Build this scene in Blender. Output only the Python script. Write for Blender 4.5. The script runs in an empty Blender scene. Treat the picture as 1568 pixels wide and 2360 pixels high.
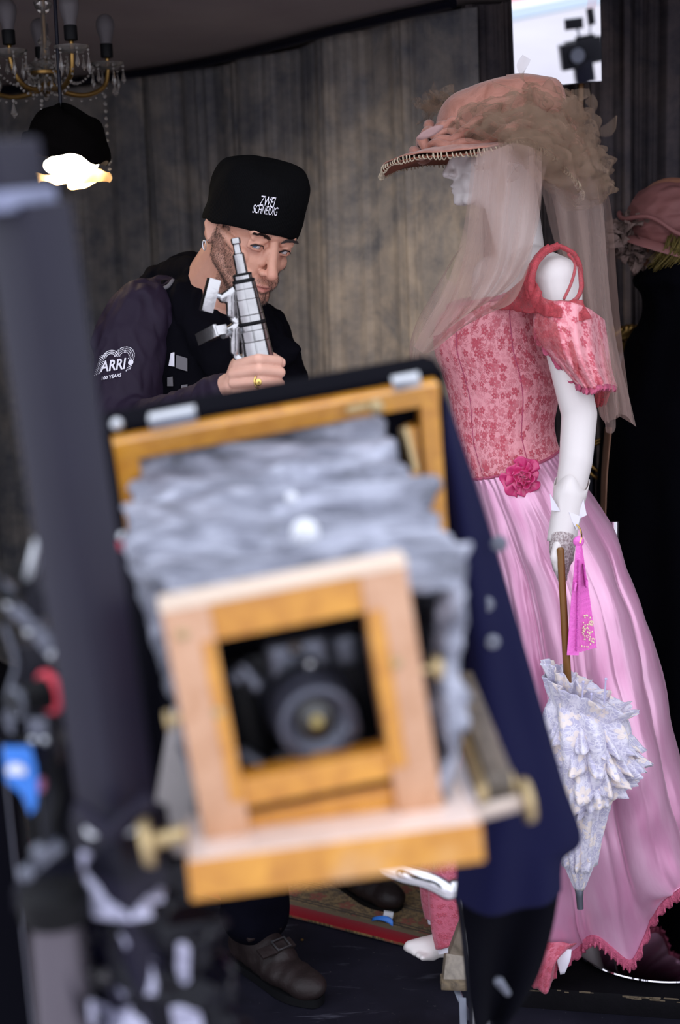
import bpy, bmesh, math, random
import numpy as np
from mathutils import Vector, Matrix, noise as mnoise
from mathutils.bvhtree import BVHTree

random.seed(7); mnoise.seed_set(11); RNG = np.random.default_rng(7)
sc = bpy.context.scene
COL = sc.collection
V = lambda *a: np.array(a, float)

# ------------------------------------------------------------------ camera
PITCH, ROLL, EYE = math.radians(80), math.radians(-2), 1.5
FOC = 50 / 36 * 2360
cam_d = bpy.data.cameras.new('camera'); cam = bpy.data.objects.new('camera', cam_d); COL.objects.link(cam)
cam_d.sensor_fit = 'VERTICAL'; cam_d.sensor_height = 36; cam_d.sensor_width = 36; cam_d.lens = 50
cam.matrix_world = Matrix.Translation((0, 0, EYE)) @ Matrix.Rotation(PITCH, 4, 'X') @ Matrix.Rotation(ROLL, 4, 'Z')
cam_d.clip_start = 0.05; cam_d.clip_end = 200
cam_d.dof.use_dof = True; cam_d.dof.focus_distance = 2.72; cam_d.dof.aperture_fstop = 2.7
sc.camera = cam

# ------------------------------------------------------------------ world: an even overcast sky
w = bpy.data.worlds.new('sky'); sc.world = w; w.use_nodes = True
bg = w.node_tree.nodes['Background']
SKY_COL = (0.84, 0.88, 1.0, 1); SKY_STR = 1.0
bg.inputs[0].default_value = SKY_COL; bg.inputs[1].default_value = SKY_STR

sc.view_settings.view_transform = 'Standard'; sc.view_settings.look = 'None'
sc.view_settings.gamma = 1; sc.view_settings.use_curve_mapping = False
sc.view_settings.exposure = 1.0
sc.cycles.transparent_max_bounces = 40
sc.cycles.max_bounces = 10
sc.cycles.caustics_reflective = False; sc.cycles.caustics_refractive = False
sc.cycles.sample_clamp_indirect = 6

# ------------------------------------------------------------------ maths
_R = np.array((Matrix.Rotation(PITCH, 3, 'X') @ Matrix.Rotation(ROLL, 3, 'Z')))
CAM = V(0, 0, EYE)
def ray(px, py): return _R @ V((px - 784) / FOC, (1180 - py) / FOC, -1)
def at(px, py, Y):
    d = ray(px, py); return CAM + d * (Y / d[1])
def atz(px, py, Z):
    d = ray(px, py); return CAM + d * ((Z - EYE) / d[2])
def unit(v): v = np.asarray(v, float); return v / (np.linalg.norm(v) + 1e-12)
def rot(axis, deg): return np.array(Matrix.Rotation(math.radians(deg), 3, axis))
def sstep(a, b, x): t = np.clip((x - a) / (b - a), 0, 1); return t * t * (3 - 2 * t)
def frame(d, up=(0, 0, 1)):
    d = unit(d); up = np.asarray(up, float)
    if abs(d @ unit(up)) > .99: up = V(0, 1, 0)
    x = unit(np.cross(up, d)); y = np.cross(d, x)
    return np.array([x, y, d]).T
def spl(P, n):
    """Catmull-Rom through the rows of P, n samples"""
    P = np.asarray(P, float); k = len(P)
    t = np.linspace(0, k - 1, n); i = np.clip(t.astype(int), 0, k - 2); u = (t - i)
    u = u.reshape((-1,) + (1,) * (P.ndim - 1))
    p1, p2 = P[i], P[i + 1]
    p0 = np.where((i > 0).reshape(u.shape), P[np.maximum(i - 1, 0)], 2 * p1 - p2)
    p3 = np.where((i < k - 2).reshape(u.shape), P[np.minimum(i + 2, k - 1)], 2 * p2 - p1)
    return .5 * (2 * p1 + (p2 - p0) * u + (2 * p0 - 5 * p1 + 4 * p2 - p3) * u ** 2 + (3 * p1 - p0 - 3 * p2 + p3) * u ** 3)
def nz(P, s, seed=0.):
    """vector noise at points"""
    out = np.empty((len(P), 3))
    for i, p in enumerate(P): out[i] = mnoise.noise_vector(Vector((p[0] * s + seed, p[1] * s - seed, p[2] * s + 2 * seed)))
    return out

# ------------------------------------------------------------------ mesh building
class MB:
    def __init__(self): self.v = []; self.f = []; self.uv = []; self.n = 0
    def add(self, v, f, uv=None):
        v = np.asarray(v, float).reshape(-1, 3); self.v.append(v)
        b = self.n; self.f.extend([tuple(i + b for i in q) for q in f]); self.n += len(v)
        self.uv.append(np.zeros((len(v), 2)) if uv is None else np.asarray(uv, float).reshape(-1, 2))
        return self
    def box(self, c, s, R=None, bev=.12):
        """a box with chamfered edges"""
        s = np.asarray(s, float) / 2; b = min(s) * bev; R = np.eye(3) if R is None else R
        bm = bmesh.new(); bmesh.ops.create_cube(bm, size=2)
        for q in bm.verts: q.co = Vector((q.co.x * s[0], q.co.y * s[1], q.co.z * s[2]))
        bmesh.ops.bevel(bm, geom=bm.edges[:], offset=b, segments=2, affect='EDGES', profile=.7)
        bm.verts.index_update()
        v = np.array([q.co[:] for q in bm.verts]) @ R.T + np.asarray(c)
        f = [[q.index for q in g.verts] for g in bm.faces]; bm.free()
        return self.add(v, f)
    def bar(self, p0, p1, w, h, up=(0, 0, 1), bev=.15):
        p0, p1 = np.asarray(p0), np.asarray(p1); R = frame(p1 - p0, up)
        return self.box((p0 + p1) / 2, (w, h, np.linalg.norm(p1 - p0)), R, bev)
    def tube(self, path, r, n=12, cap=True):
        path = np.asarray(path, float); m = len(path); r = np.broadcast_to(r, (m,))
        T = np.gradient(path, axis=0); ref = V(0, 0, 1) if abs(unit(T[0])[2]) < .9 else V(1, 0, 0)
        vs = []; x = unit(np.cross(ref, T[0]))
        for i in range(m):
            t = unit(T[i]); x = unit(x - t * (x @ t)); y = np.cross(t, x)
            a = np.arange(n) * 2 * math.pi / n
            vs.append(path[i] + r[i] * (np.cos(a)[:, None] * x + np.sin(a)[:, None] * y))
        f = [(i * n + j, i * n + (j + 1) % n, (i + 1) * n + (j + 1) % n, (i + 1) * n + j) for i in range(m - 1) for j in range(n)]
        if cap: f += [tuple(range(n))[::-1], tuple((m - 1) * n + j for j in range(n))]
        return self.add(np.concatenate(vs), f)
    def lathe(self, o, axis, prof, n=24, sx=1., sy=1., up=(0, 0, 1), cap=True):
        """prof: (radius, distance along axis) pairs"""
        R = frame(axis, up); a = np.arange(n) * 2 * math.pi / n; vs = []
        for r, h in prof:
            vs.append(np.asarray(o) + np.stack([r * sx * np.cos(a), r * sy * np.sin(a), np.full(n, h)], 1) @ R.T)
        m = len(prof)
        f = [(i * n + j, i * n + (j + 1) % n, (i + 1) * n + (j + 1) % n, (i + 1) * n + j) for i in range(m - 1) for j in range(n)]
        if cap: f += [tuple(range(n))[::-1], tuple((m - 1) * n + j for j in range(n))]
        return self.add(np.concatenate(vs), f)
    def ball(self, c, r, R=None, sub=3):
        bm = bmesh.new(); bmesh.ops.create_icosphere(bm, subdivisions=sub, radius=1)
        v = np.array([q.co[:] for q in bm.verts]) * np.broadcast_to(r, (3,)); bm.verts.index_update()
        f = [[q.index for q in g.verts] for g in bm.faces]; bm.free()
        if R is not None: v = v @ R.T
        return self.add(v + np.asarray(c), f)
    def cap(self, p0, r0, p1, r1, n=20):
        """tapered capsule"""
        p0, p1 = np.asarray(p0, float), np.asarray(p1, float); L = np.linalg.norm(p1 - p0)
        if L < 1e-6: return self.ball(p0, r0)
        sn = np.clip((r0 - r1) / L, -.95, .95); e = math.asin(sn); prof = []
        for q in np.linspace(-math.pi / 2 + .12, e, 7): prof.append((r0 * math.cos(q), r0 * math.sin(q)))
        for q in np.linspace(e, math.pi / 2 - .12, 7): prof.append((r1 * math.cos(q), L + r1 * math.sin(q)))
        return self.lathe(p0, p1 - p0, prof, n)
    def grid(self, P, closeu=False, uv=None, flip=False):
        """P: (nv, nu, 3)"""
        nv, nu = P.shape[:2]; mu = nu if closeu else nu - 1; f = []
        for i in range(nv - 1):
            for j in range(mu):
                q = (i * nu + j, i * nu + (j + 1) % nu, (i + 1) * nu + (j + 1) % nu, (i + 1) * nu + j)
                f.append(q[::-1] if flip else q)
        return self.add(P.reshape(-1, 3), f, uv)
    def strip_hairs(self, roots, tips, wd):
        """tiny triangles, a base of width wd at each root"""
        roots, tips = np.asarray(roots), np.asarray(tips); d = tips - roots
        s = np.cross(d, V(0, 1, .3)); s /= np.linalg.norm(s, axis=1)[:, None] + 1e-9
        n = len(roots); v = np.stack([roots - s * wd / 2, roots + s * wd / 2, tips], 1).reshape(-1, 3)
        return self.add(v, [(3 * i, 3 * i + 1, 3 * i + 2) for i in range(n)])
    def arrays(self): return np.concatenate(self.v), self.f, np.concatenate(self.uv)

def raw_mesh(name, v, f, uv=None, smooth=True):
    me = bpy.data.meshes.new(name); me.from_pydata([tuple(p) for p in v], [], [tuple(q) for q in f])
    if uv is not None and np.any(uv):
        l = me.uv_layers.new(name='UVMap'); li = np.empty(len(me.loops), int); me.loops.foreach_get('vertex_index', li)
        l.data.foreach_set('uv', uv[li].astype(np.float32).ravel())
    me.validate(); me.update()
    if smooth is not False:
        me.polygons.foreach_set('use_smooth', [True] * len(me.polygons))
        if smooth == 'auto': me.set_sharp_from_angle(angle=math.radians(38))
    return me

def label(o, lab=None, cat=None, group=None, kind=None):
    if lab: o['label'] = lab
    if cat: o['category'] = cat
    if group: o['group'] = group
    if kind: o['kind'] = kind
    return o
def thing(name, loc, lab, cat, group=None):
    o = bpy.data.objects.new(name, None); COL.objects.link(o); o.location = tuple(loc); o.empty_display_size = .05
    return label(o, lab, cat, group)
def org(o):
    v = np.zeros(3)
    while o is not None: v = v + np.array(o.location[:]); o = o.parent
    return v
def put(name, mb, mat, parent=None, smooth='auto', loc=None, lab=None, cat=None, group=None, kind=None, colors=None, solid=0, sub=0):
    """link what was built (world coordinates) as ONE object"""
    if isinstance(mb, bpy.types.Mesh):
        me = mb; me.name = name; v = np.empty(len(me.vertices) * 3); me.vertices.foreach_get('co', v); v = v.reshape(-1, 3)
    else:
        v, f, uv = mb.arrays(); me = raw_mesh(name, v, f, uv, smooth)
    base = org(parent) if parent is not None else V(0, 0, 0)
    if loc is None: loc = np.array([v[:, 0].mean(), v[:, 1].mean(), v[:, 2].min()])
    loc = np.asarray(loc, float)
    me.vertices.foreach_set('co', (v - loc).astype(np.float32).ravel()); me.update()
    o = bpy.data.objects.new(name, me); COL.objects.link(o); o.location = tuple(loc - base)
    if parent is not None: o.parent = parent
    if mat is not None: me.materials.append(mat)
    if colors is not None:
        a = me.color_attributes.new('Col', 'FLOAT_COLOR', 'POINT')
        a.data.foreach_set('color', np.c_[colors, np.ones(len(colors))].astype(np.float32).ravel())
    if solid:
        m = o.modifiers.new('thickness', 'SOLIDIFY'); m.thickness = solid; m.offset = 0
    if sub:
        m = o.modifiers.new('smooth', 'SUBSURF'); m.levels = sub; m.render_levels = sub
    return label(o, lab, cat, group, kind)
def remesh(mb, voxel, smooth=6, factor=.5):
    """weld overlapping shapes to one continuous skin"""
    v, f, _ = mb.arrays(); me = raw_mesh('tmp', v, f)
    o = bpy.data.objects.new('tmp', me); COL.objects.link(o)
    m = o.modifiers.new('r', 'REMESH'); m.mode = 'VOXEL'; m.voxel_size = voxel; m.use_smooth_shade = True
    if smooth:
        s = o.modifiers.new('s', 'SMOOTH'); s.iterations = smooth; s.factor = factor
    dg = bpy.context.evaluated_depsgraph_get(); dg.update()
    out = bpy.data.meshes.new_from_object(o.evaluated_get(dg)); bpy.data.objects.remove(o); bpy.data.meshes.remove(me)
    return out
def co(me):
    v = np.empty(len(me.vertices) * 3); me.vertices.foreach_get('co', v); return v.reshape(-1, 3)
def setco(me, v): me.vertices.foreach_set('co', v.astype(np.float32).ravel()); me.update()
def nrm(me):
    v = np.empty(len(me.vertices) * 3); me.vertices.foreach_get('normal', v); return v.reshape(-1, 3)
def bvh_of(o):
    me = o.data; L = org(o)
    return BVHTree.FromPolygons([tuple(p) for p in co(me) + L], [tuple(p.vertices) for p in me.polygons])
def snap(bvh, P, d=None, off=.0015, back=.5):
    """lay points on a surface, along the line of d (default: out from the camera)"""
    out = np.array(P, float)
    for i, p in enumerate(out):
        dd = unit(p - CAM) if d is None else unit(d)
        h = bvh.ray_cast(Vector(p - dd * back), Vector(dd))
        if h[0] is not None: out[i] = np.array(h[0]) - dd * off
    return out
def text_flat(s, size, shear=0, bold=0):
    c = bpy.data.curves.new('t', 'FONT'); c.body = s; c.size = size; c.shear = shear; c.offset = bold; c.align_x = 'CENTER'; c.resolution_u = 3
    o = bpy.data.objects.new('t', c); COL.objects.link(o)
    dg = bpy.context.evaluated_depsgraph_get(); dg.update()
    me = bpy.data.meshes.new_from_object(o.evaluated_get(dg)); bpy.data.objects.remove(o)
    bm = bmesh.new(); bm.from_mesh(me); bmesh.ops.triangulate(bm, faces=bm.faces[:]); bmesh.ops.subdivide_edges(bm, edges=[e for e in bm.edges if e.calc_length() > size * .3], cuts=1)
    bmesh.ops.triangulate(bm, faces=bm.faces[:]); bm.verts.index_update()
    v = np.array([q.co[:] for q in bm.verts]); f = [[q.index for q in g.verts] for g in bm.faces]; bm.free(); bpy.data.meshes.remove(me)
    return v, f

# ------------------------------------------------------------------ materials
class N:
    """thin node-tree writer"""
    def __init__(self, name):
        self.m = bpy.data.materials.new(name); self.m.use_nodes = True; self.t = self.m.node_tree
        self.b = self.t.nodes['Principled BSDF']; self.out = self.t.nodes['Material Output']
    def n(self, kind, ins=None, **kw):
        q = self.t.nodes.new(kind)
        for k, x in kw.items(): setattr(q, k, x)
        for k, x in (ins or {}).items(): self.set(q.inputs[k], x)
        return q
    def set(self, sock, x):
        if isinstance(x, bpy.types.NodeSocket): self.t.links.new(x, sock)
        elif isinstance(x, bpy.types.Node): self.t.links.new(x.outputs[0], sock)
        else:
            if isinstance(x, (tuple, list)) and len(x) == 3 and sock.type == 'RGBA': x = (*x, 1)
            sock.default_value = x
    def p(self, **kw):
        al = dict(base='Base Color', rough='Roughness', metal='Metallic', spec='Specular IOR Level', normal='Normal', alpha='Alpha',
                  trans='Transmission Weight', sheen='Sheen Weight', sheenr='Sheen Roughness', sheent='Sheen Tint', coat='Coat Weight', coatr='Coat Roughness', emit='Emission Color', emits='Emission Strength',
                  sss='Subsurface Weight', sssr='Subsurface Radius', ssss='Subsurface Scale', ior='IOR', aniso='Anisotropic')
        for k, x in kw.items(): self.set(self.b.inputs[al[k]], x)
        return self
    def coord(self, which='Object', scale=(1, 1, 1)):
        c = self.n('ShaderNodeTexCoord'); q = self.n('ShaderNodeMapping', {'Vector': c.outputs[which]}); q.inputs['Scale'].default_value = scale
        return q.outputs[0]
    def noise(self, vec, scale, detail=4, rough=.55, dist=0):
        return self.n('ShaderNodeTexNoise', {'Vector': vec, 'Scale': scale, 'Detail': detail, 'Roughness': rough, 'Distortion': dist}).outputs[0]
    def math(self, op, a, b=0., c=None):
        q = self.n('ShaderNodeMath', {0: a, 1: b}, operation=op)
        if c is not None: self.set(q.inputs[2], c)
        return q.outputs[0]
    def mix(self, f, a, b, mode='MIX'):
        q = self.n('ShaderNodeMix', data_type='RGBA', blend_type=mode); self.set(q.inputs[0], f); self.set(q.inputs[6], a); self.set(q.inputs[7], b); return q.outputs[2]
    def ramp(self, f, stops):
        q = self.n('ShaderNodeValToRGB', {'Fac': f}); e = q.color_ramp.elements
        while len(e) < len(stops): e.new(.5)
        for el, (p, c) in zip(e, stops): el.position = p; el.color = (*c, 1) if len(c) == 3 else c
        return q.outputs[0]
    def bump(self, h, strength=.3, dist=.01, normal=None):
        q = self.n('ShaderNodeBump', {'Height': h, 'Strength': strength, 'Distance': dist})
        if normal is not None: self.set(q.inputs['Normal'], normal)
        return q.outputs[0]
def plain(name, base, rough=.5, metal=0., bump=None, vary=0, vscale=20, **kw):
    """one colour with slight procedural wear; bump=(scale, strength)"""
    m = N(name); v = m.coord(); c = base
    if vary:
        f = m.noise(v, vscale, 5); c = m.mix(f, tuple(x * (1 - vary) for x in base), tuple(min(1, x * (1 + vary)) for x in base))
    m.p(base=c, rough=rough, metal=metal, **kw)
    if bump: m.p(normal=m.bump(m.noise(v, bump[0], 5), bump[1], .004))
    return m.m
def flowers(m, uv, scale, size=.36, seed=0.):
    """mask of five-petalled blossoms scattered over uv"""
    mp = m.n('ShaderNodeMapping', {'Vector': uv}); mp.inputs['Scale'].default_value = (scale, scale, scale); mp.inputs['Location'].default_value = (seed, seed * .7, 0)
    vo = m.n('ShaderNodeTexVoronoi', {'Vector': mp.outputs[0], 'Scale': 1., 'Randomness': .85}, voronoi_dimensions='2D')
    d = m.n('ShaderNodeVectorMath', {0: mp.outputs[0], 1: vo.outputs['Position']}, operation='SUBTRACT')
    s = m.n('ShaderNodeSeparateXYZ', {0: d.outputs[0]})
    ang = m.math('ARCTAN2', s.outputs[1], s.outputs[0]); r = vo.outputs['Distance']
    turn = m.n('ShaderNodeSeparateColor', {0: vo.outputs['Color']})
    pet = m.math('ABSOLUTE', m.math('SINE', m.math('ADD', m.math('MULTIPLY', ang, 2.5), m.math('MULTIPLY', turn.outputs[0], 6.3))))
    rad = m.math('MULTIPLY', m.math('MULTIPLY_ADD', pet, .5, .5), m.math('MULTIPLY_ADD', turn.outputs[1], size * .5, size * .65))
    k = m.n('ShaderNodeMapRange', {0: m.math('SUBTRACT', rad, r), 1: -.02, 2: .05})
    eye = m.n('ShaderNodeMapRange', {0: r, 1: size * .1, 2: size * .22})
    return m.math('MULTIPLY', k.outputs[0], eye.outputs[0]), m.math('GREATER_THAN', turn.outputs[2], .28)

MAT = {}
# painted dark backdrop curtain: blotchy grey, blue and brown
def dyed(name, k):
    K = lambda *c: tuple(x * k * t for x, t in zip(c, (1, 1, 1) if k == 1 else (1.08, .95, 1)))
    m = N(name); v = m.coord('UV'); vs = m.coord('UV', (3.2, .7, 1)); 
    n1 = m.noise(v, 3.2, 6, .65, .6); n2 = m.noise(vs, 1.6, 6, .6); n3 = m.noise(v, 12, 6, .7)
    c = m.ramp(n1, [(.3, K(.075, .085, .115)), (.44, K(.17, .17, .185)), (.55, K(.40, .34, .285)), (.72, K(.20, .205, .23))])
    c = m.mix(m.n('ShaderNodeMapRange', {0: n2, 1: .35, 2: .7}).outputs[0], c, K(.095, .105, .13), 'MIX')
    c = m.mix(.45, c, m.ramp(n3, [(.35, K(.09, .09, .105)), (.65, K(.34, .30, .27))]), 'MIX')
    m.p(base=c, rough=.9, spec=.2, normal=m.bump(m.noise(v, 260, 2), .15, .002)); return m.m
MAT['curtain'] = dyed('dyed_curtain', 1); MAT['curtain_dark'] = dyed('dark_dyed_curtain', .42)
def wood(name, dark, light, rough=.3, wear=.35, axis=(1, 1, 1)):
    m = N(name); v = m.coord('Object', axis); g = m.noise(v, 34, 6, .6, 1.2); g2 = m.noise(m.coord(), 9, 4)
    c = m.ramp(g, [(.3, dark), (.7, light)])
    wr = m.n('ShaderNodeMapRange', {0: g2, 1: .58, 2: .72, 4: wear}).outputs[0]
    c = m.mix(wr, c, (.60, .50, .42)); m.p(base=c, rough=rough, spec=.55, coat=.8, coatr=.22, normal=m.bump(g, .12, .002)); return m.m
MAT['wood'] = wood('honey_varnished_wood', (.48, .18, .012), (.76, .35, .035))
MAT['worn_sheen_wood'] = wood('worn_wood_with_sky_sheen', (.50, .25, .12), (.66, .38, .23), .35, .55)  # worn wood, paled further to paint in the varnish's sky sheen
MAT['old_wood'] = wood('worn_grey_wood', (.10, .078, .055), (.26, .21, .16), .55, .4)
MAT['plank'] = wood('rough_plank_wood', (.05, .035, .022), (.22, .16, .09), .8, .25)
MAT['brass'] = plain('aged_brass', (.50, .38, .20), .38, .85, vary=.3)
MAT['steel'] = plain('brushed_steel', (.55, .57, .60), .3, 1., vary=.15)
MAT['chrome'] = plain('polished_chrome', (.82, .82, .84), .07, 1.)
MAT['cast'] = plain('polished_cast_aluminium', (.50, .49, .49), .2, 1., bump=(60, .15)); MAT['clamp'] = plain('worn_chrome', (.40, .39, .39), .16, 1., vary=.2, vscale=50)
MAT['black_metal'] = plain('black_painted_metal', (.006, .006, .013), .36, 0., bump=(180, .1), spec=.22)
MAT['mast'] = plain('satin_black_column', (.0125, .011, .024), .45, 0., spec=.25, vary=.15)
MAT['gun'] = plain('grey_anodised_metal', (.16, .17, .21), .38, .7, vary=.2)
MAT['black_plastic'] = plain('black_plastic', (.004, .004, .007), .4, spec=.25)
MAT['rubber'] = plain('black_rubber', (.003, .003, .004), .6, spec=.2)
MAT['bag'] = plain('glossy_black_bin_liner', (.002, .002, .006), .14, bump=(30, .25), spec=.2); MAT['bag_glint'] = plain('painted_bag_highlight', (.42, .42, .55), .25, .25, bump=(22, .35), vary=.35, vscale=30)
MAT['red'] = plain('red_rubber_ring', (.62, .03, .06), .42)
MAT['blue'] = plain('blue_plastic_tag', (.04, .22, .75), .4)
MAT['white'] = plain('white_label', (.8, .82, .86), .6)
MAT['pink_btn'] = plain('pink_plastic', (.7, .22, .36), .4)
MAT['navy'] = plain('navy_focusing_cloth', (.0055, .006, .034), .85, spec=.12, bump=(700, .2))
MAT['black_cloth'] = plain('black_cloth', (.0025, .0025, .005), .95, spec=.06, bump=(500, .2))
m = N('grey_bellows_leather'); v = m.coord(); g = m.noise(m.coord('Object', (.45, 1, 1.3)), 30, 6, .65, 1.0); g2 = m.noise(v, 120, 4)
m.p(base=m.ramp(g, [(.3, (.04, .044, .06)), (.48, (.20, .21, .27)), (.66, (.50, .52, .62))]), rough=.42, spec=.75, normal=m.bump(m.math('ADD', g, m.math('MULTIPLY', g2, .3)), .7, .008)); MAT['bellows'] = m.m  # colour follows the bump: fold highlights and dark creases are painted in
# skin
m = N('skin'); a = m.n('ShaderNodeAttribute', attribute_name='Col'); v = m.coord()
c = m.mix(.22, a.outputs['Color'], m.ramp(m.noise(v, 60, 4), [(.35, (.42, .20, .14)), (.65, (.72, .46, .36))]), 'SOFT_LIGHT')
m.p(base=c, rough=.46, spec=.4, sss=.12, sssr=(1, .35, .2), ssss=.006, normal=m.bump(m.noise(v, 420, 3), .12, .0015)); MAT['skin'] = m.m
MAT['eyewhite'] = plain('eyeball', (.72, .70, .70), .12); MAT['iris'] = plain('blue_grey_iris', (.10, .17, .27), .15, vary=.4, vscale=400); MAT['pupil'] = plain('pupil', (.002, .002, .002), .05)
MAT['hair'] = plain('dark_brown_hair', (.045, .022, .014), .5); MAT['brow'] = plain('eyebrow_hair', (.02, .01, .008), .5)
m = N('black_knit'); v = m.coord('UV'); wv = m.n('ShaderNodeTexWave', {'Vector': v, 'Scale': 85., 'Distortion': .6}, bands_direction='X')
m.p(base=(.003, .003, .0035), rough=.95, spec=.07, normal=m.bump(wv.outputs[1], .35, .002)); MAT['knit'] = m.m
MAT['jacket'] = plain('purple_black_softshell', (.0155, .0085, .022), .65, bump=(900, .15), spec=.22, vary=.2)
MAT['jacket_dark'] = plain('black_jacket_front', (.0022, .002, .004), .9, spec=.07)
MAT['trouser'] = plain('black_trousers', (.0025, .0025, .006), .95, spec=.05, bump=(300, .3))
MAT['shoe'] = plain('scuffed_dark_leather', (.014, .008, .008), .55, bump=(60, .5), vary=.6, vscale=18, spec=.35)
MAT['thread'] = plain('white_embroidery', (.75, .72, .78), .8)
MAT['grey_web'] = plain('grey_webbing', (.13, .12, .13), .8); MAT['gold'] = plain('gold', (.85, .60, .18), .2, 1.)
# mannequin & gown
MAT['mannequin'] = plain('white_mannequin_enamel', (.74, .68, .66), .38)
m = N('pink_satin'); v = m.coord('UV', (1, 1, 1)); n_ = m.noise(m.coord('UV', (16, 2.2, 1)), 1.5, 4)
m.p(base=m.ramp(n_, [(.3, (.70, .28, .47)), (.7, (.86, .50, .67))]), rough=.27, spec=1.0, sheen=.25, sheenr=.3, metal=.32, normal=m.bump(n_, .25, .01)); MAT['satin'] = m.m
def lace(name, ground, lacec, uvs=1., dens=1.):
    m = N(name); uv = m.coord('UV'); 
    f1, k1 = flowers(m, uv, 44 * uvs, .40, 0); f2, k2 = flowers(m, uv, 27 * uvs, .34, 3.3); f3, k3 = flowers(m, uv, 75 * uvs, .42, 8.1)
    thr = m.n('ShaderNodeMapRange', {0: m.math('ABSOLUTE', m.math('SUBTRACT', m.noise(uv, 55 * uvs, 3, .5, 1.5), .5)), 1: .035, 2: .015}).outputs[0]
    patch = m.n('ShaderNodeMapRange', {0: m.noise(uv, 13, 3), 1: .36, 2: .56}).outputs[0]
    s = m.math('MAXIMUM', m.math('MULTIPLY', f1, k1), m.math('MULTIPLY', m.math('MAXIMUM', m.math('MULTIPLY', f2, k2), m.math('MULTIPLY', f3, .8)), m.math('MULTIPLY_ADD', patch, .7, .3)))
    s = m.math('MAXIMUM', s, m.math('MULTIPLY', m.math('MULTIPLY', thr, patch), .75)); s = m.math('MINIMUM', m.math('MULTIPLY', s, dens), 1)
    gl = m.noise(uv, 500, 2)
    c = m.mix(s, ground, m.mix(gl, tuple(x * .6 for x in lacec), tuple(min(1, x * 1.5) for x in lacec)))
    m.p(base=c, rough=m.math('MULTIPLY_ADD', s, .3, .35), spec=.5, sheen=.2, normal=m.bump(m.math('ADD', s, m.math('MULTIPLY', gl, .3)), .5, .002)); return m.m
MAT['lace'] = lace('rose_lace_over_satin', (.84, .33, .37), (.52, .075, .11))
MAT['lace_dense'] = lace('dense_rose_lace', (.60, .13, .20), (.45, .06, .10), 1.4)
def sheer(name, col, lo, hi, scale):
    m = N(name); v = m.coord(); g = m.noise(v, scale, 5, .65); g2 = m.noise(v, scale * 6, 2)
    m.p(base=m.mix(g, tuple(x * .6 for x in col), tuple(min(1, x * 1.3) for x in col)), rough=.75, alpha=m.n('ShaderNodeMapRange', {0: m.math('MULTIPLY_ADD', g2, .5, m.math('MULTIPLY', g, .5)), 1: .35, 2: .62, 3: lo, 4: hi}).outputs[0], normal=m.bump(g2, .6, .002)); return m.m
MAT['rose_mesh'] = sheer('deep_rose_lace_mesh', (.50, .06, .075), .45, .95, 70); MAT['rose_sheer'] = sheer('sheer_rose_tulle', (.56, .10, .11), .25, .7, 40)
MAT['trim'] = plain('rose_crochet_trim', (.55, .10, .19), .7, bump=(350, .9), vary=.4, vscale=160)
MAT['magenta'] = plain('magenta_satin', (.66, .02, .17), .28, spec=.8, sheen=.4, vary=.2)
MAT['liner'] = plain('white_lining', (.80, .76, .84), .7)
m = N('grey_lace_glove'); v = m.coord(); g = m.noise(v, 260, 3, .7); m.p(base=m.ramp(g, [(.4, (.26, .19, .19)), (.62, (.62, .55, .54))]), rough=.7, normal=m.bump(g, .7, .002)); MAT['glove'] = m.m
def tulle(name, col, dens, uvs=(22, 1.6, 1)):
    m = N(name); v = m.coord('UV', uvs); g = m.noise(v, 1, 5, .6)
    t = m.n('ShaderNodeBsdfTransparent', {0: (1, 1, 1)}); d = m.n('ShaderNodeBsdfDiffuse', {0: col}); r = m.n('ShaderNodeBsdfTranslucent', {0: col})
    dr = m.n('ShaderNodeMixShader', {0: .4, 1: d.outputs[0], 2: r.outputs[0]})
    fac = m.n('ShaderNodeMapRange', {0: g, 1: .3, 2: .7, 3: dens * .55, 4: min(.95, dens * 1.45)})
    lw = m.n('ShaderNodeLayerWeight', {0: .35}); fac2 = m.math('MINIMUM', m.math('ADD', fac.outputs[0], m.math('MULTIPLY', lw.outputs[1], dens * .9)), .96)
    x = m.n('ShaderNodeMixShader', {0: fac2, 1: t.outputs[0], 2: dr.outputs[0]}); m.t.links.new(x.outputs[0], m.out.inputs[0]); return m.m
MAT['tulle'] = tulle('beige_tulle', (.60, .43, .37), .38)
MAT['tulle_thin'] = tulle('thin_beige_tulle', (.66, .49, .43), .24)
MAT['tulle_puff'] = tulle('olive_tulle', (.40, .28, .20), .19, (26, 4, 1))
m = N('peach_hat_silk'); v = m.coord(); g = m.noise(v, 18, 5, .6, 1.5)
m.p(base=m.ramp(g, [(.3, (.30, .11, .07)), (.6, (.46, .20, .145))]), rough=.5, sheen=.3, spec=.4, normal=m.bump(g, .5, .008)); MAT['hat'] = m.m
MAT['hat_under'] = plain('russet_hat_lining', (.22, .065, .035), .75, bump=(60, .5), vary=.35)
MAT['mauve'] = plain('mauve_silk', (.30, .17, .16), .5, bump=(40, .4))
MAT['lace_edge'] = plain('beige_crochet_edging', (.52, .42, .30), .8, bump=(300, .8), vary=.4, vscale=120)
m = N('white_lace'); v = m.coord('UV'); g = m.noise(v, 26, 5, .68, 2.2); vo = m.n('ShaderNodeTexVoronoi', {'Vector': v, 'Scale': 120.}, feature='DISTANCE_TO_EDGE')
s = m.math('MAXIMUM', m.n('ShaderNodeMapRange', {0: g, 1: .45, 2: .58}).outputs[0], m.n('ShaderNodeMapRange', {0: vo.outputs[0], 1: .07, 2: .03}).outputs[0])
f1, k1 = flowers(m, v, 30, .46, 2); s2 = m.math('MULTIPLY', f1, k1)
m.p(base=m.mix(s2, m.mix(s, (.50, .47, .62), (.76, .72, .80)), (.84, .73, .68)), rough=.65, sheen=.3, normal=m.bump(m.math('ADD', s, s2), .35, .002)); MAT['white_lace'] = m.m
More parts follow.
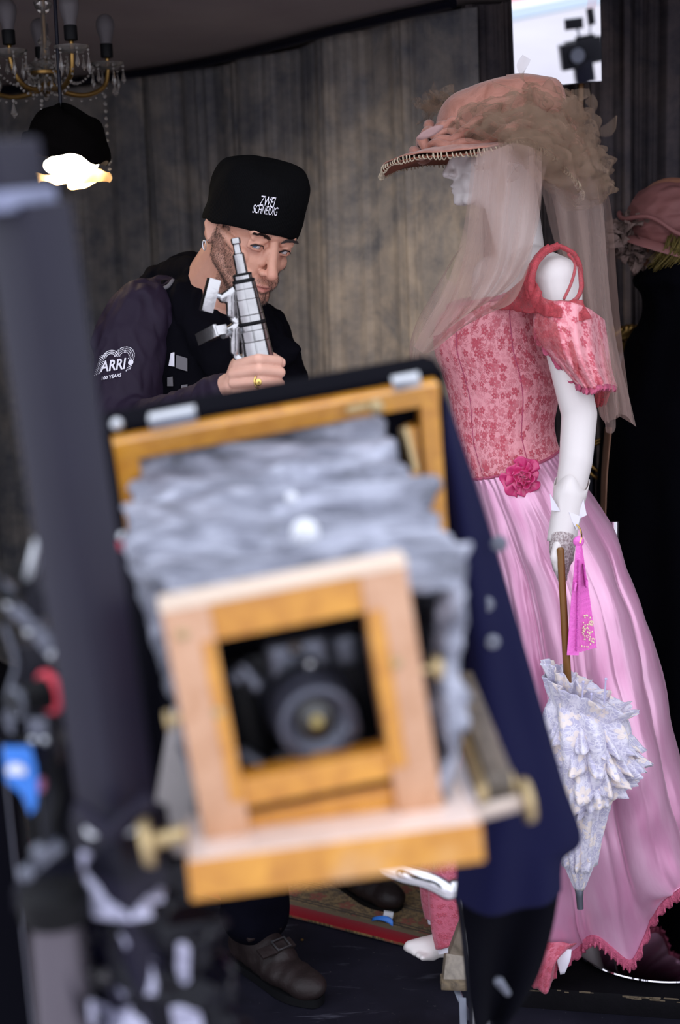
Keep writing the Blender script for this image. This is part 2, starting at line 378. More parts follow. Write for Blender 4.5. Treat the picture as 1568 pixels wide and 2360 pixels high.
MAT['lilac'] = plain('lilac_parasol_silk', (.56, .53, .74), .5, vary=.12)
MAT['cane'] = plain('brown_varnished_cane', (.20, .085, .018), .35, vary=.25)
MAT['fan'] = plain('hot_pink_fan_plastic', (.86, .16, .60), .35, bump=(160, .5), vary=.15, vscale=120)
MAT['fan_dark'] = plain('fretted_pink_lace', (.62, .07, .42), .5, bump=(350, .9), vary=.5, vscale=260)
MAT['cream'] = plain('cream_beads', (.85, .70, .48), .4)
# room
m = N('grey_ceiling'); v = m.coord(); m.p(base=m.ramp(m.noise(v, 2.2, 4), [(.3, (.30, .245, .25)), (.7, (.38, .32, .31))]), rough=.85); MAT['ceiling'] = m.m
MAT['wall'] = plain('dark_wall', (.05, .045, .05), .9, vary=.2)
m = N('black_stage_floor'); v = m.coord(); g = m.noise(v, 3.2, 6, .65); sc1 = m.noise(m.coord('Object', (1, 6, 1)), 5, 6, .7, .5); spk = m.noise(v, 130, 2)
scr = m.n('ShaderNodeMapRange', {0: sc1, 1: .60, 2: .72}).outputs[0]
c = m.mix(m.math('MULTIPLY', scr, .55), m.ramp(g, [(.35, (.004, .004, .008)), (.7, (.014, .013, .024))]), (.10, .10, .13))
c = m.mix(m.n('ShaderNodeMapRange', {0: spk, 1: .72, 2: .78, 4: .6}).outputs[0], c, (.12, .11, .11))
m.p(base=c, spec=.2, rough=m.math('MULTIPLY_ADD', g, .4, .4), normal=m.bump(g, .2, .004)); MAT['floor'] = m.m
m = N('pale_paving'); v = m.coord(); m.p(base=m.ramp(m.noise(v, .6, 6, .6), [(.3, (.50, .47, .49)), (.7, (.60, .57, .58))]), rough=.9); MAT['paving'] = m.m
MAT['black_board'] = plain('black_painted_board', (.004, .0035, .005), .6, spec=.12, bump=(40, .4), vary=.4)
m = N('mirror_silver'); m.p(base=(.93, .93, .95), rough=.0, metal=1); MAT['mirror'] = m.m
MAT['plate'] = plain('polished_steel_plate', (.60, .57, .60), .06, 1., bump=(6, .03))
# persian carpet
m = N('persian_carpet'); uv = m.coord('UV'); s = m.n('ShaderNodeSeparateXYZ', {0: uv}); u_, v_ = s.outputs[0], s.outputs[1]
f1, k1 = flowers(m, uv, 16, .42, 1); f2, k2 = flowers(m, uv, 38, .42, 5); vine = m.n('ShaderNodeMapRange', {0: m.math('ABSOLUTE', m.math('SUBTRACT', m.noise(uv, 22, 3, .5, 2.4), .5)), 1: .03, 2: .012}).outputs[0]
c = m.mix(vine, (.24, .15, .055), (.05, .028, .015)); c = m.mix(m.math('MULTIPLY', f2, .8), c, (.09, .05, .018)); c = m.mix(m.math('MULTIPLY', f1, k1), c, (.24, .06, .03))
for a_, b_, colr in ((0, .045, (.24, .006, .014)), (.045, .062, (.15, .105, .05)), (.068, .073, (.025, .018, .012)), (.079, .083, (.025, .018, .012)), (.155, .160, (.025, .018, .012)), (.166, .17, (.025, .018, .012)), (.30, .305, (.03, .018, .012))):
    band = m.math('MULTIPLY', m.math('GREATER_THAN', v_, a_), m.math('LESS_THAN', v_, b_)); c = m.mix(band, c, colr)
m.p(base=c, rough=.95, spec=.1, sheen=.2, normal=m.bump(m.noise(uv, 500, 2), .5, .003)); MAT['carpet'] = m.m
# glass, lamp
m = N('crystal'); m.p(base=(.55, .50, .46), rough=.02, trans=.8, ior=1.5, spec=.9); MAT['crystal'] = m.m
m = N('bulb_glass'); m.p(base=(.22, .20, .21), rough=.3, trans=.5, ior=1.2); MAT['bulb'] = m.m
MAT['gilt'] = plain('tarnished_gilt', (.34, .20, .06), .35, .9, vary=.4, vscale=60)
m = N('glowing_lamp'); m.p(base=(1, .9, .75), emit=(1, .83, .58), emits=26.); MAT['glow'] = m.m
m = N('tan_diffusion'); m.p(base=(.40, .28, .16), rough=.7); d = m.n('ShaderNodeBsdfTranslucent', {0: (.42, .29, .16)}); x = m.n('ShaderNodeMixShader', {0: .8, 1: m.b.outputs[0], 2: d.outputs[0]}); m.t.links.new(x.outputs[0], m.out.inputs[0]); MAT['diffusion'] = m.m  # evenly tan, translucent diffusion sheet
MAT['foil'] = plain('matt_black_foil', (.002, .0015, .0015), .9, spec=.04, bump=(40, .5))
MAT['peach_skin'] = plain('brown_skin', (.30, .13, .08), .5); MAT['yellow'] = plain('yellow_hair', (.12, .085, .01), .55, bump=(300, .8), vary=.4, vscale=90)  # first material is one even brown skin colour
MAT['rosehat'] = plain('dusty_rose_felt', (.20, .075, .07), .7, vary=.25, bump=(40, .3)); MAT['coat'] = plain('black_wool_coat', (.0015, .0015, .003), .95, spec=.04, bump=(300, .2))
MAT['netting'] = plain('taupe_netting', (.16, .105, .09), .9, vary=.5, vscale=40, bump=(200, .9))
# =================================================================== THE ROOM
CEIL = 2.15
def slab(name, c, s, mat): return put(name, MB().box(c, s, bev=.02), mat, loc=c, kind='structure')
slab('floor', (0, 4.1, -.05), (5.6, 4.6, .1), MAT['floor'])
slab('ceiling', (0, 4.43, CEIL + .05), (5.6, 3.8, .1), MAT['ceiling'])
slab('wall_back', (0, 6.35, CEIL / 2), (5.6, .1, CEIL), MAT['wall'])
slab('unseen_shade_wall_left', (-1.62, 4.33, CEIL / 2), (.1, 4.0, CEIL), MAT['wall'])  # both side walls set close in, out of view, to shade the curtains
slab('unseen_shade_wall_right', (1.55, 4.33, CEIL / 2), (.1, 4.0, CEIL), MAT['wall'])
slab('pavement', (0, -14.1, -.06), (60, 31.7, .1), MAT['paving'])

def curtain(name, pts, folds, seed, lab, top=CEIL - .012, nu=420, droop=.0, mat='curtain'):
    """hanging cloth along a floor line; folds = (wavelength, depth) list"""
    P = spl(pts, 200); d = np.r_[0, np.cumsum(np.linalg.norm(np.diff(P, axis=0), axis=1))]
    s = np.linspace(0, d[-1], nu); xy = np.stack([np.interp(s, d, P[:, 0]), np.interp(s, d, P[:, 1])], 1)
    T = np.gradient(xy, axis=0); T /= np.linalg.norm(T, axis=1)[:, None]; Nn = np.stack([-T[:, 1], T[:, 0]], 1)
    r = np.random.default_rng(seed); off = np.zeros(nu); warp = np.cumsum(r.normal(0, .006, nu))
    for wl, a in folds: off += a * np.sin(2 * np.pi * (s + warp) / wl + r.uniform(0, 6)) * (.6 + .4 * np.sin(s * 3.1 + r.uniform(0, 6)))
    off = np.sign(off) * np.abs(off) ** .85 * 1.2
    zs = np.linspace(.004, top, 26); G = np.empty((26, nu, 3)); uv = np.empty((26, nu, 2))
    for i, z in enumerate(zs):
        k = .75 + .25 * (1 - z / top); sway = .012 * np.sin(s * 5 + z * 1.3)
        G[i, :, :2] = xy + Nn * (off * k)[:, None] + T * sway[:, None]
        G[i, :, 2] = z - droop * (np.abs(np.sin(s * 2.6)) if i == 25 else 0); uv[i, :, 0] = s + seed; uv[i, :, 1] = z
    mb = MB().grid(G, uv=uv); o = put(name, mb, MAT[mat], smooth=True, lab=lab, cat='curtain', group='painted backdrop curtains', loc=(*P[100, :2], 0)); return o
curtain('curtain', [(-1.54, 5.50), (-1.2, 5.31), (-.9, 5.15), (-.62, 4.98)], [(.55, .022), (.23, .007)], 1, 'leftmost dark grey blue backdrop curtain behind the chandelier and lamp', droop=.012)
curtain('curtain', [(-.64, 5.0), (-.45, 4.85), (-.19, 4.53), (.067, 4.19), (.30, 3.92), (.40, 3.80)], [(.46, .012), (.17, .004), (.075, .0015)], 4, 'blotchy grey and brown painted curtain behind the man in the beanie', droop=.012)
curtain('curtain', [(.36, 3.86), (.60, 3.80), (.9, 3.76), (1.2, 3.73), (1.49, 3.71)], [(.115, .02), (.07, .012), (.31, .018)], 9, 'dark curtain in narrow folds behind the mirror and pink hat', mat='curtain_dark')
rail = [(-1.54, 5.38, CEIL - .02), (-1.2, 5.20, CEIL - .02), (-.47, 4.75, CEIL - .02), (.04, 4.10, CEIL - .02), (.33, 3.75, CEIL - .02)]
put('curtain_rail', MB().tube(spl(rail, 60), .014), MAT['black_metal'], lab='thin black rail along the ceiling above the painted curtains', cat='rail')

# carpet, platform
e0, e1 = atz(650, 2112, 0)[:2], atz(1045, 2215, 0)[:2]; eu = (e1 - e0) / np.linalg.norm(e1 - e0); ev = V(-eu[1], eu[0])
G = np.empty((30, 60, 3)); uv = np.empty((30, 60, 2))
for i, a in enumerate(np.linspace(0, 1.3, 30)):
    for j, b in enumerate(np.linspace(-1.25, .44, 60)):
        G[i, j] = (*(e0 + eu * b + ev * a), .006 + .002 * math.sin(9 * a + 5 * b)); uv[i, j] = (b, a)
put('carpet', MB().grid(G, uv=uv), MAT['carpet'], smooth=True, solid=.006, lab='worn floral carpet with a red border on the black floor', cat='carpet')
pf = [atz(1190, 2268, .05), atz(1620, 2300, .05)]; pd = unit(pf[1] - pf[0]); pq = V(-pd[1], pd[0], 0)
plat = thing('platform', (1.0, 3.0, 0), 'low black stage platform under the steel base plate, front edge worn', 'platform')
c0 = pf[0] - pd * .02; R = np.array([pd, pq, V(0, 0, 1)]).T
put('board', MB().box(c0 + pd * .56 + pq * .45 + V(0, 0, -.0275), (1.12, .9, .045), R, .06), MAT['black_board'], plat)
for k in range(34):
    a = random.choice((random.uniform(.02, .075), random.uniform(.02, .42), random.uniform(.24, .33))); put('worn_edge', MB().box(c0 + pd * a + pq * .0025 + V(0, 0, -.0065 - random.uniform(0, .007)), (random.uniform(.006, .03), .006, random.uniform(.0012, .004)), R, .3), MAT['plank'], plat)

# blue-and-white scrap, on the carpet
c = atz(885, 2125, .015); G = np.empty((10, 4, 3))
for i, t in enumerate(np.linspace(0, 1, 10)):
    for j, b in enumerate(np.linspace(-.5, .5, 4)): G[i, j] = c + V(.024 * math.cos(t * 2.8) - .004 + b * .012 * math.sin(3 * t), .03 * t - .012 + b * .004, .012 * math.sin(t * 3.0) + b * .008 - .004)
pst = thing('paper_scrap', c - V(0, 0, .012), 'curled scrap of blue and white paper lying on the carpet', 'paper')
put('blue_side', MB().grid(G), MAT['blue'], pst, True, solid=.0006); put('white_side', MB().box(c + V(.011, .012, .012), (.022, .008, .014), rot('Y', 12), .1), MAT['white'], pst)
# crumbs
for px, py in ((636, 2219), (697, 2166)): put('crumb', MB().ball(atz(px, py, .003), (.004, .003, .003), sub=1), MAT['gilt'], lab='tiny yellow crumb on the dark floor, ' + ('nearer the shoe' if px < 660 else 'nearer the carpet'), cat='crumb', group='crumbs on the floor')

# mirror high on the right, tilted down to the daylight outside
TAU = math.radians(11); mup = V(0, -math.sin(TAU), math.cos(TAU)); mBL, mBR = at(1187, 204, 3.58), at(1386, 186, 3.58)
mH = .205; mx = unit(mBR - mBL); mn = unit(np.cross(mx, mup)); mup = np.cross(mn, mx); mn = mn if mn[1] < 0 else -mn
mW = np.linalg.norm(mBR - mBL); mc = (mBL + mBR) / 2 + mup * mH / 2
mir = thing('hanging_mirror', mBL * .5 + mBR * .5, 'small tilted rectangular mirror above the pink hat, reflecting bright paving', 'mirror')
Rm = np.array([mx, mn, -mup]).T if np.linalg.det(np.array([mx, mn, -mup]).T) > 0 else np.array([mx, mn, mup]).T
put('glass', MB().add([mBL + mn * .006, mBR + mn * .006, mBR + mup * mH + mn * .006, mBL + mup * mH + mn * .006], [(0, 1, 2, 3)]), MAT['mirror'], mir, False)
put('backing', MB().box(mc, (mW + .004, .008, mH + .004), Rm, .05), MAT['black_metal'], mir)
b0 = at(1340, 190, 3.62); put('bracket', MB().bar(b0, at(1339, 268, 3.62), .010, .010).box(at(1343, 271, 3.62), (.028, .012, .006)), MAT['cane'], mir)
put('hanger', MB().bar((b0[0], 3.64, 1.96), (b0[0], 3.66, CEIL), .008, .008), MAT['black_metal'], mir)
def refl(px, py, dist):
    """the point seen in the mirror through this pixel"""
    d = unit(ray(px, py)); t = ((mc - CAM) @ mn) / (d @ mn); M = CAM + d * t; return M + (d - 2 * (d @ mn) * mn) * dist

# film camera standing outside, seen only in the mirror
D = 3.1; q = lambda x, y, dd=0: refl(x, y, D + dd)
fc = q(1335, 120); fcam = thing('film_camera', (fc[0], fc[1], 0), 'black film camera on a stand outside, visible in the mirror', 'film camera')
ax = unit(q(1300, 120) - q(1375, 105)); upv = unit(q(1335, 60) - q(1335, 150)); dp = unit(np.cross(ax, upv)); Rf = np.array([ax, dp, np.cross(ax, dp)]).T
put('body', MB().box(q(1345, 118, .03), (.16, .11, .11), Rf), MAT['black_plastic'], fcam)
put('matte_box', MB().box(q(1310, 130), (.075, .12, .11), Rf), MAT['black_plastic'], fcam)
put('matte_flag', MB().box(q(1306, 106), (.05, .10, .006), Rf @ rot('Y', 14)), MAT['gun'], fcam)
put('lens', MB().lathe(q(1330, 128, -.05), -dp if dp[1] > 0 else dp, [(.030, -.03), (.033, 0), (.030, .03), (.018, .031)]), MAT['gun'], fcam)
put('lower_rods', MB().bar(q(1300, 156), q(1372, 138), .012, .012), MAT['gun'], fcam)
put('fluid_head', MB().box(q(1345, 165), (.085, .09, .09), Rf), MAT['black_metal'], fcam)
put('handle', MB().bar(q(1325, 90), q(1370, 82), .016, .018).bar(q(1335, 90), q(1335, 100), .012, .012).bar(q(1365, 84), q(1365, 95), .012, .012), MAT['black_plastic'], fcam)
mon = put('monitor', MB().box(q(1322, 54), (.082, .012, .05), Rf @ rot('Y', 4)), MAT['black_plastic'], fcam)
put('monitor_hood', MB().box(q(1320, 41, .01), (.084, .04, .003), Rf @ rot('Y', 4)), MAT['white'], fcam)
put('monitor_arm', MB().bar(q(1330, 66), q(1336, 86), .008, .008), MAT['gun'], fcam)
put('receiver', MB().box(q(1361, 38), (.032, .02, .07), Rf), MAT['black_plastic'], fcam)
put('receiver_arm', MB().bar(q(1361, 54), q(1358, 84), .007, .007), MAT['gun'], fcam)
put('antenna', MB().tube([q(1356, 24), q(1360, -6)], .002).tube([q(1366, 24), q(1371, -6)], .002), MAT['red'], fcam)
hd = q(1345, 178)
for k in range(3):
    a = k * 2.1 + .4; put('leg', MB().tube([hd, (hd[0] + .42 * math.cos(a), hd[1] + .42 * math.sin(a), .012)], .014), MAT['black_metal'], fcam)
# kerb markings on the paving
k0, k1 = refl(1120, 38, 8.0), refl(1370, -8, 8.0)
def onground(px, py):
    d = unit(ray(px, py)); t = ((mc - CAM) @ mn) / (d @ mn); M = CAM + d * t; r = d - 2 * (d @ mn) * mn; return M + r * (-M[2] / r[2])
for nm, (ya, yb), mt, lb in (('gutter', (46, 24), plain('grey_blue_gutter', (.42, .50, .56), .9), 'pale blue grey gutter strip across the paving outside'), ('kerb_line', (22, 8), plain('white_road_paint', (.85, .84, .84), .8), 'white painted line across the paving outside'), ('red_line', (6, -3), plain('red_road_paint', (.70, .28, .28), .8), 'faded red painted line across the paving outside')):
    a, b = onground(1180, ya), onground(1180, yb); a2, b2 = onground(1370, ya - 38), onground(1370, yb - 38); dx = a2 - a
    P = np.array([a - dx * 2, a + dx * 2, b + dx * 2, b - dx * 2]); P[:, 2] = 0
    put(nm, MB().add(np.r_[P + V(0, 0, .006), P - V(0, 0, .009)], [(0, 1, 2, 3), (7, 6, 5, 4), (0, 4, 5, 1), (1, 5, 6, 2), (2, 6, 7, 3), (3, 7, 4, 0)]), mt, smooth=False, lab=lb, cat='road marking')

# =================================================================== CHANDELIER
CY = 3.3
cc = at(112, 150, CY); chd = thing('chandelier', at(112, 205, CY), 'crystal chandelier with unlit frosted bulbs hanging at the top left', 'chandelier')
ctop = at(112, -60, CY); ctop[2] = CEIL; tl = unit(ctop - at(104, 200, CY)); tl = unit(V(.02, .03, 1))
put('column', MB().lathe(at(107, 205, CY), tl, [(.002, 0), (.012, .006), (.02, .02), (.011, .035), (.03, .05), (.034, .056), (.012, .065), (.009, .09), (.016, .10), (.007, .115), (.006, .16), (.018, .175), (.021, .185), (.006, .195), (.005, .27)], 16), MAT['crystal'], chd)
put('rod', MB().tube([at(107, 200, CY), at(107, 200, CY) + tl * (CEIL - at(107, 200, CY)[2])], .0035), MAT['gilt'], chd)
put('canopy', MB().lathe(at(107, 200, CY) + tl * (CEIL - .03 - at(107, 200, CY)[2]), (0, 0, 1), [(.01, 0), (.04, .015), (.045, .028)]), MAT['gilt'], chd)
put('hub_plate', MB().lathe(at(108, 176, CY), tl, [(.004, 0), (.036, .002), (.038, .008), (.012, .014)], 20), MAT['gilt'], chd)
ends = [((246, 118), CY + .10), ((163, 77), CY - .16), ((20, 87), CY - .08), ((-40, 125), CY + .08), ((95, 125), CY + .18)]
hub = at(110, 178, CY)
def drop(mb, top, L=.03, r=.006): return mb.lathe(top - V(0, 0, L), (0, 0, 1), [(.0008, 0), (r, L * .28), (r * .55, L * .65), (.0008, L)], 8)
for i, ((px, py), Y) in enumerate(ends):
    s = at(px, py, Y); base = s - V(0, 0, .014)
    out = unit((base - hub) * V(1, 1, 0)); low = base - V(0, 0, .075)
    path = spl([hub, hub + out * .025 - V(0, 0, .026), (hub + low) / 2 * V(1, 1, 0) + V(0, 0, min(hub[2], low[2]) - .012) + out * .01, low - out * .015 + V(0, 0, .008), base - V(0, 0, .03), base], 40)
    arm = put('arm', MB().tube(path, np.linspace(.0062, .005, 40), 10), MAT['gilt'], chd, True)
    put('socket', MB().lathe(s - V(0, 0, .014), (0, 0, 1), [(.0135, 0), (.0142, .003), (.0142, .028), (.0135, .03)], 20), MAT['rubber'], arm)
    put('bulb', MB().lathe(s + V(0, 0, .016), (0, 0, 1), [(.0125, 0), (.0135, .008), (.019, .026), (.0215, .038), (.0205, .050), (.015, .060), (.006, .065), (.0005, .066)], 20), MAT['bulb'], arm)
    put('drip_pan', MB().lathe(base - V(0, 0, .028), (0, 0, 1), [(.006, 0), (.02, .002), (.036, .012), (.038, .016), (.034, .012), (.02, .005), (.006, .004)], 20), MAT['crystal'], arm)
    dm = MB(); bm_ = MB()
    for k in range(6):
        a = k * math.pi / 3 + i; p = base + V(.035 * math.cos(a), .035 * math.sin(a), -.016); bm_.ball(p - V(0, 0, .004), .0036, sub=1); bm_.ball(p - V(0, 0, .012), .0030, sub=1); drop(dm, p - V(0, 0, .015), .028 + .012 * (k % 2), .0055)
    put('crystal_drop', dm, MAT['crystal'], arm, 'auto', kind='stuff'); put('bead', bm_, MAT['crystal'], arm, True, kind='stuff')
    # swag of beads from the hub to the drip pan
    sw = MB(); a0, a1 = hub + V(0, 0, .06), base + V(0, 0, -.02) - out * .03
    for t in np.linspace(0, 1, 18):
        p = a0 * (1 - t) + a1 * t - V(0, 0, .055 * math.sin(math.pi * t) + .0); sw.ball(p, .0034 + .001 * (t > .4) * (t < .6), sub=1)
    put('bead_swag', sw, MAT['crystal'], chd, True, kind='stuff')
    sw = MB()
    for t in np.linspace(.05, .95, 14):
        p = path[int(t * 39)] - V(0, 0, .012); sw.ball(p, .0036, sub=1)
    put('bead_swag', sw, MAT['crystal'], chd, True, kind='stuff')
st = MB(); top = at(242, 222, CY + .1)
for k in range(7): st.ball(top - V(0, 0, .0165 * k), .0048 - .0002 * k, sub=2)
st.lathe(top - V(0, 0, .155), (0, 0, 1), [(.001, 0), (.007, .008), (.006, .022), (.001, .03)], 8); st.ball(top - V(0, 0, .164), .004, sub=2).ball(top - V(0, 0, .178), .005, sub=2)
put('bead_string', st, MAT['crystal'], chd, 'auto', kind='stuff')
st = MB()
for k in range(3): st.ball(at(96, 232 + 10 * k, CY - .1), .004, sub=2)
drop(st, at(97, 262, CY - .1), .036, .008); put('bead_string', st, MAT['crystal'], chd, 'auto', kind='stuff')
st = MB(); drop(st, at(31, 236, CY - .1), .034, .008); st.ball(at(31, 232, CY - .1), .004, sub=2); drop(st, at(265, 192, CY + .1), .03, .008); put('crystal_drop', st, MAT['crystal'], chd, 'auto', kind='stuff')
mid = MB()
for k in range(60):
    a = k * 2.4; r = .015 + .022 * random.random(); mid.ball(hub + V(r * math.cos(a), r * math.sin(a), -.03 + .075 * random.random()), random.uniform(.003, .0052), sub=1)
for k in range(16):
    a = k * .393; drop(mid, hub + V(.036 * math.cos(a), .036 * math.sin(a), -.005), .03, .005)
put('crystal_cluster', mid, MAT['crystal'], chd, True, kind='stuff')

# =================================================================== LAMP in black foil
LY = 3.12
lc = at(150, 330, LY); lmp = thing('film_lamp', at(150, 430, LY), 'hooded lamp wrapped in black foil, glowing warm white below chandelier', 'lamp')
hood = MB(); rows = [((138, 243), 4), ((145, 262), 50), ((148, 290), 76), ((150, 325), 92), ((152, 350), 96), ((158, 366), 86)]
n = 40; G = []
for (x, y), hw in rows:
    c = at(x, y, LY); r = hw / FOC * 3.15; a = np.arange(n) * 2 * np.pi / n
    ring = c + np.stack([r * np.cos(a), r * np.sin(a), .006 * np.sin(5 * a + y) - .012 * np.cos(a) * (y > 320)], 1); G.append(ring)
G = np.array(G); G = spl(G, 22); G += nz(G.reshape(-1, 3), 26).reshape(G.shape) * .006
put('foil_hood', MB().grid(G, closeu=True), MAT['foil'], lmp, True, solid=.002)
# bright inside and crumpled diffusion hanging out of it
gc = at(163, 385, LY); B = remesh(MB().ball(at(135, 380, LY), (.034, .03, .020)).ball(at(175, 372, LY), (.05, .035, .034)).ball(at(200, 365, LY), (.024, .03, .022)).ball(at(160, 405, LY), (.036, .03, .018)), .005, 3)
vv = co(B); setco(B, vv + nz(vv, 30) * .004); put('lit_diffuser', B, MAT['glow'], lmp)
G = np.empty((18, 30, 3))
for i, t in enumerate(np.linspace(0, 1, 18)):
    for j, b in enumerate(np.linspace(0, 1, 30)):
        a = math.pi * (.10 + .82 * b) ; rr = .058 * math.sin(math.pi * (.12 + .5 * t)) + .012
        p = at(168 + 8 * t, 372 + 50 * t, LY) + V(math.cos(a) * rr * 1.25, -.042 * math.sin(a) * (1 - .5 * t), -.006 * math.sin(9 * b + 3 * t)); G[i, j] = p
G += nz(G.reshape(-1, 3), 30, 4).reshape(G.shape) * .010; G = G[8:]
put('tan_diffusion', MB().grid(G), MAT['diffusion'], lmp, True)
bl = remesh(MB().ball(at(228, 402, LY), .013).cap(at(190, 418, LY), .016, at(228, 402, LY), .012).cap(at(165, 428, LY), .010, at(195, 416, LY), .016), .003, 6)
put('tan_diffusion', bl, MAT['diffusion'], lmp)
put('hanger', MB().tube([at(140, 246, LY), (at(140, 246, LY)[0], LY + .02, CEIL)], .004), MAT['black_metal'], lmp)
ld = bpy.data.lights.new('lamp_light', 'SPOT'); lo = bpy.data.objects.new('lamp_light', ld); COL.objects.link(lo); lo.parent = lmp
ld.energy = 30; ld.color = (1, .84, .66); ld.shadow_soft_size = .04; ld.spot_size = math.radians(75); ld.spot_blend = 1
lo.location = tuple(at(165, 440, LY) - np.array(lmp.location)); lo.rotation_euler = Vector((.80, 1.10, -.45)).to_track_quat('-Z', 'Y').to_euler()
# =================================================================== CAMERA STAND (left foreground)
mt0, mt1 = at(62, 470, .95), at(247.5, 1700, .975); md = unit(mt1 - mt0); mfoot = mt0 + md * (mt0[2] / -md[2])
stand = thing('camera_stand', (mfoot[0], mfoot[1], 0), 'black square column camera stand at the left, beside the wooden camera', 'camera stand')
Rs = frame(md, (0, 1, 0)) @ rot('Z', 38)
L = np.linalg.norm(mfoot - mt0) - .02
put('column', MB().box(mt0 + md * L / 2, (.0405, .0405, L), Rs, .10), MAT['mast'], stand)
put('top_cap', MB().box(mt0 - md * .022 + V(-.022, 0, 0), (.052, .052, .036), Rs @ rot('Z', -14), .16), MAT['mast'], stand)
put('cap_flange', MB().box(mt0 - md * .002 + V(-.022, 0, 0), (.060, .060, .013), Rs @ rot('Z', -14), .35), plain('blue_grey_cap_flange', (.20, .22, .34), .35, .2, spec=.8), stand)
bc = mt0 + md * (np.linalg.norm(at(272, 1930, .98) - mt0))
put('collar', MB().box(bc, (.050, .050, .040), Rs, .08), MAT['black_metal'], stand)
for px, py in ((214, 1912), (297, 1905)): put('bolt', MB().lathe(at(px, py, .945), (0, -1, 0), [(.006, -.01), (.0062, .0), (.005, .003), (.002, .0035)], 12), MAT['white'], stand)
put('collar_lip', MB().bar(at(175, 1862, .95), at(258, 1925, .93), .006, .012).bar(at(345, 1840, .95), at(258, 1925, .93), .006, .012), MAT['mast'], stand)
put('support_arm', MB().bar(bc + V(.0, .02, -.05), V(-.02, 1.20, 1.03), .04, .03), MAT['black_metal'], stand)
put('support_table', MB().box((-.015, 1.16, 1.045), (.12, .16, .016)), MAT['black_metal'], stand)
for k in range(3):
    a = -1.2 + k * 2.1; put('foot', MB().bar(mfoot + V(0, 0, .04), mfoot + V(.4 * math.cos(a), .4 * math.sin(a), .03), .05, .04), MAT['black_metal'], stand)

def net(rows, nu, nv, wob=0., seed=0, fr=3):
    P = np.array([[at(*p) for p in r] for r in rows]); P = spl(P, nv); P = spl(P.transpose(1, 0, 2), nu).transpose(1, 0, 2)
    if wob:
        u = np.linspace(0, 1, nu)[None, :]; v = np.linspace(0, 1, nv)[:, None]; P[..., 1] += wob * np.sin(fr * 2 * np.pi * u + 2 * v + seed) * (.3 + v)
    return P
def netuv(P):
    du = np.r_[0, np.cumsum(np.linalg.norm(np.diff(P.mean(0), axis=0), axis=1))]; dv = np.r_[0, np.cumsum(np.linalg.norm(np.diff(P.mean(1), axis=0), axis=1))]
    return np.stack(np.meshgrid(du, dv), -1)
# crumpled bin liner wrapped round the column under the camera
G = []; n = 64
for x, y, hw in ((265, 1955, 55), (275, 1985, 75), (305, 2030, 118), (330, 2090, 150), (352, 2125, 150), (362, 2140, 130), (375, 2230, 145), (395, 2330, 165), (405, 2430, 175), (410, 2560, 160)):
    c = at(x, y, 1.0); r = hw / FOC * 1.05; a = np.arange(n) * 2 * np.pi / n; G.append(c + np.stack([r * np.cos(a), .62 * r * np.sin(a), 0 * a + .012 * np.cos(a + 1)], 1))
G = spl(np.array(G), 60); P = G.reshape(-1, 3)
cr = np.abs(nz(P, 17)) - .3; P = P + cr * .030 + (np.abs(nz(P, 48, 5)) - .3) * .011; G = P.reshape(G.shape)
bl_ = thing('bin_liner', at(390, 2560, 1.0), 'crumpled glossy black plastic bag wrapped round the stand below the camera', 'plastic bag')
put('black_bag', MB().grid(G, closeu=True), MAT['bag'], bl_, 'auto', solid=.0006)
lb_ = bvh_of(bl_.children[0])
for rows in ([[(184, 1962), (225, 1975), (262, 2000), (300, 2030)], [(196, 2010), (240, 2020), (300, 2035), (345, 2062)], [(206, 2075), (250, 2080), (310, 2078), (352, 2092)], [(212, 2112), (270, 2122), (320, 2116), (356, 2112)]],
             [[(325, 2000), (348, 2008), (372, 2022)], [(332, 2040), (358, 2046), (380, 2056)], [(352, 2082), (365, 2084), (378, 2082)]], [[(318, 2222), (338, 2218), (350, 2226)], [(322, 2262), (346, 2256), (362, 2270)], [(334, 2300), (350, 2305), (360, 2296)]],
             [[(408, 2172), (424, 2166), (438, 2180)], [(408, 2215), (426, 2212), (440, 2230)], [(418, 2258), (430, 2262), (442, 2250)]], [[(208, 2300), (250, 2318), (330, 2330)], [(212, 2340), (260, 2346), (335, 2348)], [(214, 2400), (262, 2402), (338, 2400)]], [[(396, 2318), (425, 2310), (462, 2325)], [(400, 2350), (430, 2350), (470, 2356)], [(404, 2400), (440, 2402), (474, 2400)]],
             [[(270, 2275), (285, 2282), (300, 2300)], [(285, 2300), (305, 2310), (330, 2335)]], [[(275, 2150), (290, 2160), (310, 2180)], [(290, 2185), (320, 2200), (360, 2215)]]):
    Pn = net([[(x, y, .93) for x, y in r] for r in rows], 22, 22); Pn = snap(lb_, Pn.reshape(-1, 3), off=.003).reshape(Pn.shape); q = Pn.reshape(-1, 3); Pn = (q + nz(q, 30) * V(.003, .008, .003)).reshape(Pn.shape)
    put('bag_highlight', MB().grid(Pn), MAT['bag_glint'], bl_, True, solid=.0008)  # pale patches paint the bright highlights of the black bag

